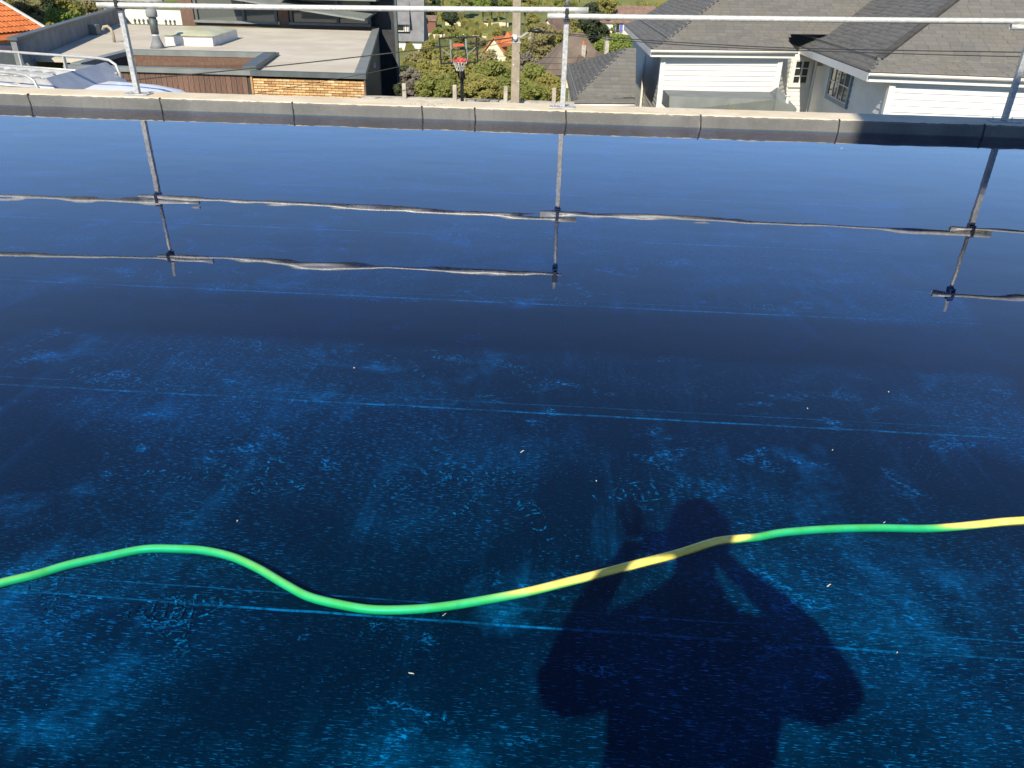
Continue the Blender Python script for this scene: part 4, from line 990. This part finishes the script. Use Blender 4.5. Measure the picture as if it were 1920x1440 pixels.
MB().box(-.14,.14,-.011,-.0062,.09,.145).build('red_sticker', M['red_print'], bd)
for sx in (-1,1):
    MB().bar((sx*.19,.02,.265),(sx*.19,.02,-.26), .045, .02).build('strut', M['galv'], bd)
    MB().bar((sx*.42,.022,.05),(sx*.17,.022,-.14), .03, .02).build('strut', M['galv'], bd)
rc = Vector((.04,-.46,3.42)); pts = [rc+Vector((.19*math.cos(t), .19*math.sin(t), 0)) for t in np.linspace(0, 2*math.pi, 25)]
MB().tube(pts, .014, 8).build('rim', M['red_rim'], HB, True)
MB().box(-.04,.12,-.275,-.225,3.34,3.46).build('rim_mount', M['red_rim'], HB)
nt_ = MB()
for i in range(12):
    a = 2*math.pi*i/12; b2 = a+2*math.pi/24; b3 = a-2*math.pi/24
    for bb in (b2, b3):
        p = [rc+Vector((.185*math.cos(a),.185*math.sin(a),-.01)), rc+Vector((.145*math.cos(bb),.145*math.sin(bb),-.09)), rc+Vector((.10*math.cos(a),.10*math.sin(a),-.17)), rc+Vector((.085*math.cos(bb),.085*math.sin(bb),-.24))]
        nt_.tube(p, .0045, 4)
nt_.build('net', M['net'], HB)

# kerb wall with bare concrete posts
KW = thing('garden_wall', 'low concrete garden wall topped by short bare posts beyond the parapet', 'garden wall', (-2.6, 22.4, -4.2))
MB().box(-3.2,2.75,-.10,.10,0,2.38).build('wall', M['kerb'], KW)
MB().box(-3.22,2.77,-.14,.14,2.381,2.44).build('coping_slab', M['kerb'], KW)
for x in (-1.98,-.56,.86,2.2): MB().box(x-.055,x+.055,-.16,-.05,2.0,2.82).build('fence_post', M['kerb'], KW, False, .01)

# ------------------------------------------------------------------ trees and shrubs
def tree(name, label, cat, x, y, ztop, r, h, mkey, n=9000, leaf=.10, clumps=40, trunk=True, group=None, squash=1.0, z0=None, seed=None, hollow=.45):
    """tapered trunk with limbs and a crown of leaf-sized faces grouped in uneven clumps; ztop is the crown's highest point"""
    rg = np.random.default_rng(seed if seed is not None else int(abs(x*131+y*17)*10) % 99991)
    zg = (tz(x, y) if z0 is None else z0) - .1
    h = min(h, ztop-zg-.2) if trunk else ztop-zg
    t = thing(name, label, cat, (x, y, zg), 0, group); cz = ztop-zg-h/2
    u = rg.normal(size=(clumps,3)); u /= np.linalg.norm(u, axis=1)[:,None]; rr = rg.uniform(hollow, 1, clumps)**.6
    cc = u*rr[:,None]*np.array([r, r*squash, h/2])*.80 + np.array([0,0,cz])
    cc[:,2] = np.clip(cc[:,2], .1, None)
    cr = rg.uniform(.20,.42,clumps)*min(r, h/2)
    k = rg.integers(0, clumps, n); d = rg.normal(size=(n,3)); d /= np.linalg.norm(d,axis=1)[:,None]
    ctr = cc[k] + d*(cr[k]*rg.uniform(.35,1.1,n)**.7)[:,None]*np.array([1.15,1.15,.85])
    ctr[:,2] = np.clip(ctr[:,2], .02, None)
    nr = rg.normal(size=(n,3))*.55 + np.array([-.15,-.55,.75]) + d*.35                # leaves turn towards the light
    a = np.cross(nr, rg.normal(size=(n,3))); a /= np.linalg.norm(a,axis=1)[:,None]; b = np.cross(nr, a); b /= np.linalg.norm(b,axis=1)[:,None]
    L_ = (leaf*rg.uniform(.5,1.4,n))[:,None]
    V = np.stack([ctr-a*L_, ctr+b*L_*.5, ctr+a*L_, ctr-b*L_*.5], 1).reshape(-1,3)
    F = np.arange(n*4).reshape(-1,4); npmesh('crown', V, F, L[mkey], t)
    mb = MB(); tr_h = max(cz, .3)
    mb.tube([(0,0,-.3),(.03*r,0,tr_h*.5),(0,.02*r,tr_h)], [.05*r+.06,.04*r+.05,.03*r+.03], 8)
    for i in range(min(9, clumps)):
        q = cc[i]; mb.tube([(0,0,tr_h*rg.uniform(.45,.95)), tuple(q*np.array([.5,.5,1])*np.array([1,1,.85])), tuple(q)], [.025*r+.02,.015*r+.015,.01], 5)
    mb.build('trunk', M['bark'], t); return t
def gp(px, py, y):
    d = CR*((px-960)/1425) + CDN*((py-720)/1425) + CF; k = y/d.y; return EYE + d*k
def ptree(name, label, cat, px, py, y, wpx, hpx, mkey, **kw):
    """(px, py): where the crown top reads in the photograph at real distance y; wpx/hpx its size there"""
    p = gp(px, py, y); s = (gp(px+50, py, y)-gp(px-50, py, y)).length/100
    return tree(name, label, cat, p.x, y, p.z, wpx*s/2, hpx*s*1.02, mkey, **kw)
# garden mass between the left house and the pole
ptree('shrub', 'dark ivy covered shrub against the anthracite house wall', 'shrub', 757, 118, 30, 46, 85, 'dark', n=6000, leaf=.07)
ptree('shrub', 'grey twiggy bush beside the dark house wall', 'shrub', 772, 118, 28, 40, 70, 'grey', n=3500, leaf=.05)
ptree('tree', 'broad olive tree standing behind the left garden wall post', 'tree', 808, 100, 34, 92, 120, 'olive', n=15000, leaf=.075, clumps=60)
ptree('tree', 'olive tree whose crown fills the space below the backboard', 'tree', 858, 84, 36, 120, 150, 'olive', n=18000, leaf=.08, clumps=70)
ptree('tree', 'mid green tree between the hoop and the pole', 'tree', 922, 100, 33, 95, 120, 'mid', n=15000, leaf=.075, clumps=60)
ptree('tree', 'brown budding tree just left of the concrete pole', 'tree', 905, 86, 44, 70, 90, 'tan', n=9000, leaf=.09, clumps=40)
ptree('shrub', 'mid green shrub at the wall left of the hoop pole', 'shrub', 815, 140, 27, 90, 60, 'mid', n=11000, leaf=.06, clumps=50)
ptree('shrub', 'olive shrub at the wall right of the hoop pole', 'shrub', 905, 140, 26.5, 90, 62, 'olive', n=11000, leaf=.06, clumps=50)
ptree('tree', 'leafy mid green tree just right of the concrete pole', 'tree', 1000, 108, 32, 62, 90, 'mid', n=11000, leaf=.07, clumps=45)
ptree('tree', 'yellow green bush between pole and middle guard post', 'tree', 1030, 138, 29, 62, 60, 'yellow', n=9000, leaf=.06, clumps=40)
ptree('tree', 'bare grey tree behind the leafy tree right of the pole', 'tree', 990, 92, 48, 40, 60, 'grey', n=3500, leaf=.08, clumps=26)
ptree('tree', 'tan budding tree left of the middle guard post', 'tree', 1022, 36, 95, 60, 80, 'tan', n=9000, leaf=.16, clumps=40)
ptree('tree', 'olive tree seen behind the middle guard post', 'tree', 1072, 50, 100, 66, 75, 'olive', n=10000, leaf=.17, clumps=45)
ptree('tree', 'white blossoming tree above the brown roofed house', 'tree', 1012, 52, 110, 44, 38, 'white', n=6000, leaf=.15, clumps=30)
ptree('tree', 'dark evergreen behind the rail end at the middle post', 'tree', 1108, -5, 140, 50, 80, 'dark', n=9000, leaf=.25, clumps=40)
ptree('tree', 'dark evergreen left of the blue shuttered house', 'tree', 1122, 38, 150, 46, 50, 'dark', n=7000, leaf=.22, clumps=36)
ptree('tree', 'bright lime green tree below the blue shuttered house', 'tree', 1152, 58, 90, 72, 52, 'lime', n=13000, leaf=.15, clumps=50)
ptree('tree', 'small lime tree at the wall of the blue shuttered house', 'tree', 1152, 42, 205, 12, 22, 'lime', n=1500, leaf=.2, clumps=14)
for px, py, y_, w_, h_, mk, lab in ((790,128,29,60,70,'olive','olive shrub nearest the left wall post, between twiggy bush and hoop'),(838,132,30,64,66,'mid','mid green shrub directly left of the hoop pole'),(868,136,31,60,60,'olive','olive shrub directly behind the hoop pole'),
        (935,140,28,56,58,'mid','mid green shrub touching the left side of the concrete pole'),(885,112,38,80,80,'olive','tall olive tree between backboard and concrete pole'),(950,116,40,60,80,'olive','olive tree behind the concrete pole'),
        (1003,150,27,50,46,'mid','low mid green shrub at the foot of the concrete pole'),(985,128,37,50,60,'tan','brown twiggy tree just right of the concrete pole'),(830,108,42,80,80,'tan','brown tinged tree behind the backboard')):
    ptree('shrub' if y_ < 33 else 'tree', lab, 'shrub' if y_ < 33 else 'tree', px, py, y_, w_, h_, mk, n=10000, leaf=.0021*y_, clumps=46)
# top left behind the parapet of the flat roofed house
ptree('tree', 'bare olive brown tree beside the orange roof', 'tree', 46, -8, 60, 62, 75, 'tan', n=8000, leaf=.11, clumps=40)
ptree('tree', 'tall dark conifer right of the bare tree at top left', 'tree', 84, -14, 64, 34, 80, 'dark', n=8000, leaf=.12, clumps=36)
ptree('tree', 'lime green willow over the left parapet', 'tree', 118, 12, 58, 74, 62, 'lime', n=13000, leaf=.11, clumps=50)
ptree('tree', 'olive tree above the lime willow at top left', 'tree', 118, -14, 78, 56, 50, 'olive', n=9000, leaf=.15, clumps=40)
ptree('tree', 'brown budding tree at the top left rail end', 'tree', 168, -14, 90, 56, 60, 'tan', n=8000, leaf=.17, clumps=40)
ptree('tree', 'dark hedge tree below the top left rail end', 'tree', 160, 2, 100, 60, 24, 'dark', n=6000, leaf=.2, clumps=40)
ptree('shrub', 'olive grass clump under the lime willow', 'shrub', 92, 40, 52, 40, 30, 'olive', n=5000, leaf=.1, clumps=30)
# far valley and hillside
far = [(752,-6,210,60,30,'olive'),(800,-10,240,60,34,'dark'),(845,18,230,34,26,'dark'),(868,-6,270,60,26,'mid'),(905,-8,255,40,28,'lime'),(922,-8,262,36,26,'dark'),(826,48,220,46,26,'mid'),(806,72,150,44,40,'olive'),
       (795,30,200,16,18,'dark'),(776,94,120,40,36,'tan'),(896,66,160,38,26,'tan'),(935,50,200,30,20,'olive'),(950,-6,250,40,22,'mid'),(985,-10,250,44,30,'olive'),(1000,26,210,36,30,'olive'),(985,60,140,36,40,'olive'),
       (1060,-10,240,50,26,'mid'),(1090,20,190,46,40,'olive'),(1135,-8,230,44,34,'olive'),(1150,-4,260,40,26,'lime'),(1130,58,170,30,26,'olive'),(860,58,190,50,20,'mid'),(880,36,250,50,10,'olive'),(834,84,110,60,40,'olive'),
       (745,112,60,40,50,'olive'),(1040,60,125,30,34,'yellow'),(955,108,70,40,40,'olive'),(960,85,90,30,34,'olive'),(735,2,260,30,20,'yellow'),(20,-20,120,70,50,'olive'),(205,-20,140,60,40,'tan')]
nm = dict(olive='olive', dark='dark', mid='mid green', lime='lime green', tan='brown budding', yellow='yellow green')
where = ['far olive tree on the hill above the half timbered house','dark far tree above the red brown shed','dark far bush left of the upper stone terrace','mid green far tree on the skyline above the backboard','lime green far tree left of the pole at the picture top','dark far tree between the lime tree and pole at the picture top','mid green far bush right of the garden shed','olive far tree below the garden shed',
    'small dark far tree touching the right side of the half timbered house','brown budding tree hiding the foot of the half timbered house','brown budding far tree beside the orange roofed cottage','olive far tree just left of the pole above the orange roof','mid green far tree behind the pole at the picture top','olive far tree right of the pole at the picture top','olive far tree left of the white gabled house','olive tree between pole and white blossom tree','mid green far tree at the picture top above the middle post','olive far tree right of the middle post',
    'olive far tree at the picture top left of the brown far roof','lime far tree at the picture top above the blue shuttered house','olive far tree below the balcony with blue shutters','wide mid green far bush along the stone terrace','flat olive far bush on the upper stone terrace','olive tree between the dark house wall and the backboard','olive tree against the dark wall at the garden edge','yellow green far tree above the leafy tree right of the pole','olive tree directly left of the pole at half height','olive tree hidden mostly behind the pole','yellow green far bush at the top edge beside the dark house','wide olive far tree at the top left picture corner','brown budding far tree behind the left guard post top']
for i, (px, py, y_, w_, h_, mk) in enumerate(far):
    ptree('far_tree', where[i], 'tree', px, py, y_, w_, h_, mk, n=2600, leaf=.0016*y_, clumps=26, group='distant valley trees')
V = []; F = []; n = 26000                                       # rough meadow tufts and hedges on the hillside
xx = rng.uniform(-75, 45, n); yy = rng.uniform(95, 320, n); hh = rng.uniform(.3, 1.3, n)*(rng.uniform(0,1,n)**2*1.6+.3)
keep = np.array([noise.noise(Vector((a*.05, b*.04, 8)))*1.2+noise.noise(Vector((a*.2, b*.16, 2)))*.6 > .12 for a, b in zip(xx, yy)])
for a, b, h in zip(xx[keep], yy[keep], hh[keep]):
    z0 = tz(a, b); t = random.uniform(0, 3.14); c, s = math.cos(t)*h*.7, math.sin(t)*h*.7; k = len(V)
    V += [(a-c, b-s, z0-.1), (a+c, b+s, z0-.1), (a+c*.5, b+s*.5, z0+h), (a-c*.5, b-s*.5, z0+h*.9)]; F.append((k,k+1,k+2,k+3))
tag(npmesh('meadow_tufts', V, F, L['olive']), kind='stuff')

# ------------------------------------------------------------------ valley houses
M['far_roof_grey'] = mat('far_slate', (.17,.17,.175), .8, 0, .15, .8); M['far_roof_brown'] = mat('far_brown_tiles', (.15,.115,.09), .85, 0, .2, .8)
M['far_orange'] = mat('far_orange_tiles', (.52,.17,.06), .85, 0, .15, 1); M['far_red'] = mat('far_red_tiles', (.185,.12,.092), .85, 0, .2, 1)
M['shed_brown'] = mat('shed_brown', (.20,.085,.06), .8, 0, .1); M['shutter_blue'] = mat('blue_shutter', (.10,.14,.40), .6, 0, .1); M['timber_dark'] = mat('dark_timber', (.03,.025,.02), .8)
def gable(name, label, x, y, z, w_, d_, hw, hr, rz, wall, roof, cat='house', over=.4, group=None):
    t = thing(name, label, cat, (x, y, z), rad(rz), group)
    MB().box(-w_/2,w_/2,-d_/2,d_/2,-2,hw).build('wall', M[wall], t)
    g_ = MB(); g_.add([(-w_/2,-d_/2,hw+.001),(-w_/2,d_/2,hw+.001),(-w_/2,0,hw+hr-.12),(w_/2,-d_/2,hw+.001),(w_/2,d_/2,hw+.001),(w_/2,0,hw+hr-.12)], [(0,2,1),(3,4,5),(0,3,5,2),(1,2,5,4)]); g_.build('gable_end', M[wall], t)
    e = over; k = hr/(d_/2)
    for s in (-1, 1):
        y0, y1 = s*(d_/2+e), 0; z0, z1 = hw-e*k, hw+hr
        P = [(-w_/2-e,y0,z0),(w_/2+e,y0,z0),(w_/2+e,y1,z1),(-w_/2-e,y1,z1)]; P2 = [(a,b,c+.16) for a,b,c in P]
        r = MB(); r.add(P+P2, [(0,3,2,1),(4,5,6,7),(0,1,5,4),(1,2,6,5),(2,3,7,6),(3,0,4,7)]); ro_ = r.build('roof', M[roof], t)
    t['hw'] = hw
    return t
def fwin(t, x, z, w_, h_, yf, m='glass', frame='white_trim', name='window', axis='y'):
    f = MB().box(x-w_/2-.08,x+w_/2+.08,yf-.06,yf-.001,z-.08,z+h_+.08).build(name, M[frame], t)
    MB().box(x-w_/2,x+w_/2,yf-.09,yf-.0605,z,z+h_).build('pane', M[m], f); return f
# half timbered house with steep slate roof
h1 = thing('half_timbered_house', 'white half timbered house with steep slate roof beside the dark wall', 'house', (-36.2, 183, -15.0), rad(2))
MB().box(-3.6,3.4,-3,4,-2,2.6).build('wall', M['white_render'], h1)
r_ = MB(); r_.add([(-4.1,-3.6,2.3),(4.0,-3.6,2.3),(3.7,.8,10.4),(-3.6,.8,10.4),(4.0,4.6,2.3),(-4.1,4.6,2.3)], [(0,1,2,3),(1,4,2),(4,5,3,2),(5,0,3),(0,5,4,1)]); r_.build('roof', M['far_roof_grey'], h1)
dr = MB(); dr.add([(-3.3,-3.3,4.2),(.8,-3.3,4.2),(.8,-3.3,5.9),(-3.3,-3.3,5.9),(-3.3,-1.0,4.2),(.8,-1.0,4.2),(.8,-1.0,5.9),(-3.3,-1.0,5.9)], [(0,1,2,3),(1,5,6,2),(4,0,3,7),(3,2,6,7)]); dr.build('dormer', M['white_render'], h1)
dd = MB(); dd.add([(-3.7,-3.9,5.6),(1.1,-3.9,5.6),(.4,.7,10.3),(-2.9,.7,10.3),(1.1,-3.9,5.75),(-3.7,-3.9,5.75)], [(0,1,2,3),(0,5,4,1)]); dd.build('dormer_roof', M['far_roof_grey'], h1)
for x in (-2.9,-2.45,-2.0,-.2,.25,.6): MB().box(x-.06,x+.06,-3.36,-3.301,4.2,5.55).build('timber', M['timber_dark'], h1)
for x in (-2.3,.6): fwin(h1, x, .4, 1.1, 1.9, -3.0, 'glass', 'timber_dark')
fwin(h1, -1.1, 4.5, 1.3, .85, -3.30, 'glass', 'timber_dark')
MB().box(-3.8,3.4,-4.4,-3.1,-1.0,-.75).build('terrace', M['white_trim'], h1)
for i in range(24): MB().box(-3.75+i*.3,-3.70+i*.3,-4.38,-4.33,-.749,.25).build('baluster', M['timber_dark'], h1)
MB().box(-3.8,3.4,-4.40,-4.31,.251,.33).build('handrail', M['white_trim'], h1)
s1 = gable('garden_shed', 'small red brown shed with dark roof right of the half timbered house', -40.6, 236, -13.4, 4.2, 3.4, 1.9, 1.1, 4, 'shed_brown', 'far_red', 'shed', .3)
h2 = gable('orange_roof_cottage', 'small cottage with a bright orange roof left of the concrete pole', -9.9, 116, -12.2, 4.2, 3.6, 3.3, 2.1, 72, 'cream_render', 'far_orange', 'house', .35)
rb = MB(); rb.add([(-.3,-3.4,4.9),(-.3,-1.2,4.9),(-.3,-2.3,6.3),(-3,-3.4,4.9),(-3,-1.2,4.9),(-3,-2.3,6.3)], [(0,1,2),(0,2,5,3),(1,4,5,2),(3,5,4)]); rb.build('side_roof', M['far_orange'], h2)
MB().box(.9,1.25,-.25,.1,4.4,6.1).build('chimney', M['timber_dark'], h2)
h3 = thing('brown_roof_house', 'house with steep brown hip roof, two chimneys and cream gables', 'house', (.3, 86, -9.7), rad(12))
MB().box(-3.2,3.2,-3.0,3.0,-2,2.2).build('wall', M['cream_render'], h3)
MB().add([(-3.8,-3.5,1.9),(3.7,-3.5,1.9),(3.7,3.5,1.9),(-3.8,3.5,1.9),(-.2,.2,5.6),(.9,.2,5.6)], [(0,1,5,4),(1,2,5),(2,3,4,5),(3,0,4),(3,2,1,0)]).build('roof', M['far_roof_brown'], h3)
def chim(t, x, y, z0, z1, w_, pot):
    c = MB().box(x-w_/2,x+w_/2,y-w_/2,y+w_/2,z0,z1).build('chimney', M['kerb'], t); MB().lathe([(w_*.34,z1+.001),(w_*.30,z1+.4),(w_*.36,z1+.45)], 10, (x,y)).build('chimney_pot', M[pot], c)
chim(h3, .55, -2.0, 2.6, 4.6, .42, 'far_orange'); chim(h3, 3.3, -.6, 2.0, 4.9, .42, 'grey_render')
for cx, sc in ((2.1,.85), (.2,.65)):                        # front cross gables
    yf = -3.9; b0 = 1.0
    MB().add([(cx-1.3*sc,yf,b0),(cx+1.3*sc,yf,b0),(cx+1.3*sc,yf,2.4),(cx,yf,2.4+1.7*sc),(cx-1.3*sc,yf,2.4)], [(0,1,2,3,4)]).build('front_gable', M['cream_render'], h3)
    for s in (-1, 1): MB().hexa([(cx,yf-.3,2.45+1.7*sc),(cx+s*1.6*sc,yf-.3,2.05),(cx+s*1.6*sc,-.6,2.05),(cx,-.6,2.45+1.7*sc),(cx,yf-.3,2.6+1.7*sc),(cx+s*1.6*sc,yf-.3,2.2),(cx+s*1.6*sc,-.6,2.2),(cx,-.6,2.6+1.7*sc)]).build('gable_roof', M['far_roof_brown'], h3)
    fwin(h3, cx, 1.3, .7, .9, yf, 'glass', 'timber_dark')
h4 = gable('white_gable_house', 'far white gabled house with red brown roof behind the rail end', -3.3, 172, -13.0, 6.5, 6, 2.4, 3.6, 62, 'cream_render', 'far_red', 'house', .5)
fwin(h4, 0, 1.0, 1.1, 1.1, -3.0); chim(h4, 1.8, .4, 4.6, 7.0, .6, 'ceramic')
h5 = gable('blue_shutter_house', 'white house with blue shutters and brown roof left of the clapboard house', 14.6, 234, -15.6, 15, 8, 5.3, 3.6, 3, 'white_render', 'far_red', 'house', .5)
for x in (-2.4, 1.7):
    f = fwin(h5, x, 2.6, .9, 2.1, -4.0)
    for s in (-1,1): MB().box(x+s*.95-.42,x+s*.95+.42,-4.10,-4.001,2.5,4.8).build('shutter', M['shutter_blue'], h5)
MB().box(-7,6,-5.6,-4.01,2.1,2.3).build('balcony', M['cream_render'], h5)
for i in range(40): MB().box(-6.9+i*.32,-6.84+i*.32,-5.56,-5.50,2.301,3.2).build('baluster', M['shed_brown'], h5)
MB().box(-7,6,-5.58,-5.48,3.201,3.28).build('handrail', M['shed_brown'], h5)
MB().box(-6,6,-4.02,-4.001,-.5,1.6).build('ground_floor', M['kerb'], h5)
# terraces of pale stone in the meadow
for (x0, x1, y_, lab) in ((-38,-19,250,'pale stone terrace wall across the valley meadow, behind the backboard'), (-41,-22,215,'lower pale stone terrace wall in the valley above the backboard')):
    t = MB(); nseg = 24; vs = []
    for i in range(nseg+1):
        x = x0+(x1-x0)*i/nseg; z = tz(x, y_); hgt = 1.1+.3*noise.noise(Vector((x*.3, y_, 0)))
        vs += [(x,y_,z-.6),(x,y_,z+hgt),(x,y_+.6,z+hgt),(x,y_+.6,z-.6)]
    t.add(vs, [(i*4+k, (i+1)*4+k, (i+1)*4+(k+1)%4, i*4+(k+1)%4) for i in range(nseg) for k in range(4)]); tag(t.build('terrace_wall', M['cream_render']), lab, 'wall')
yd = MB().box(-30, 30, 9.6, 19.5, -3.3, -2.96).build('driveway', M['asphalt']); tag(yd, kind='structure')
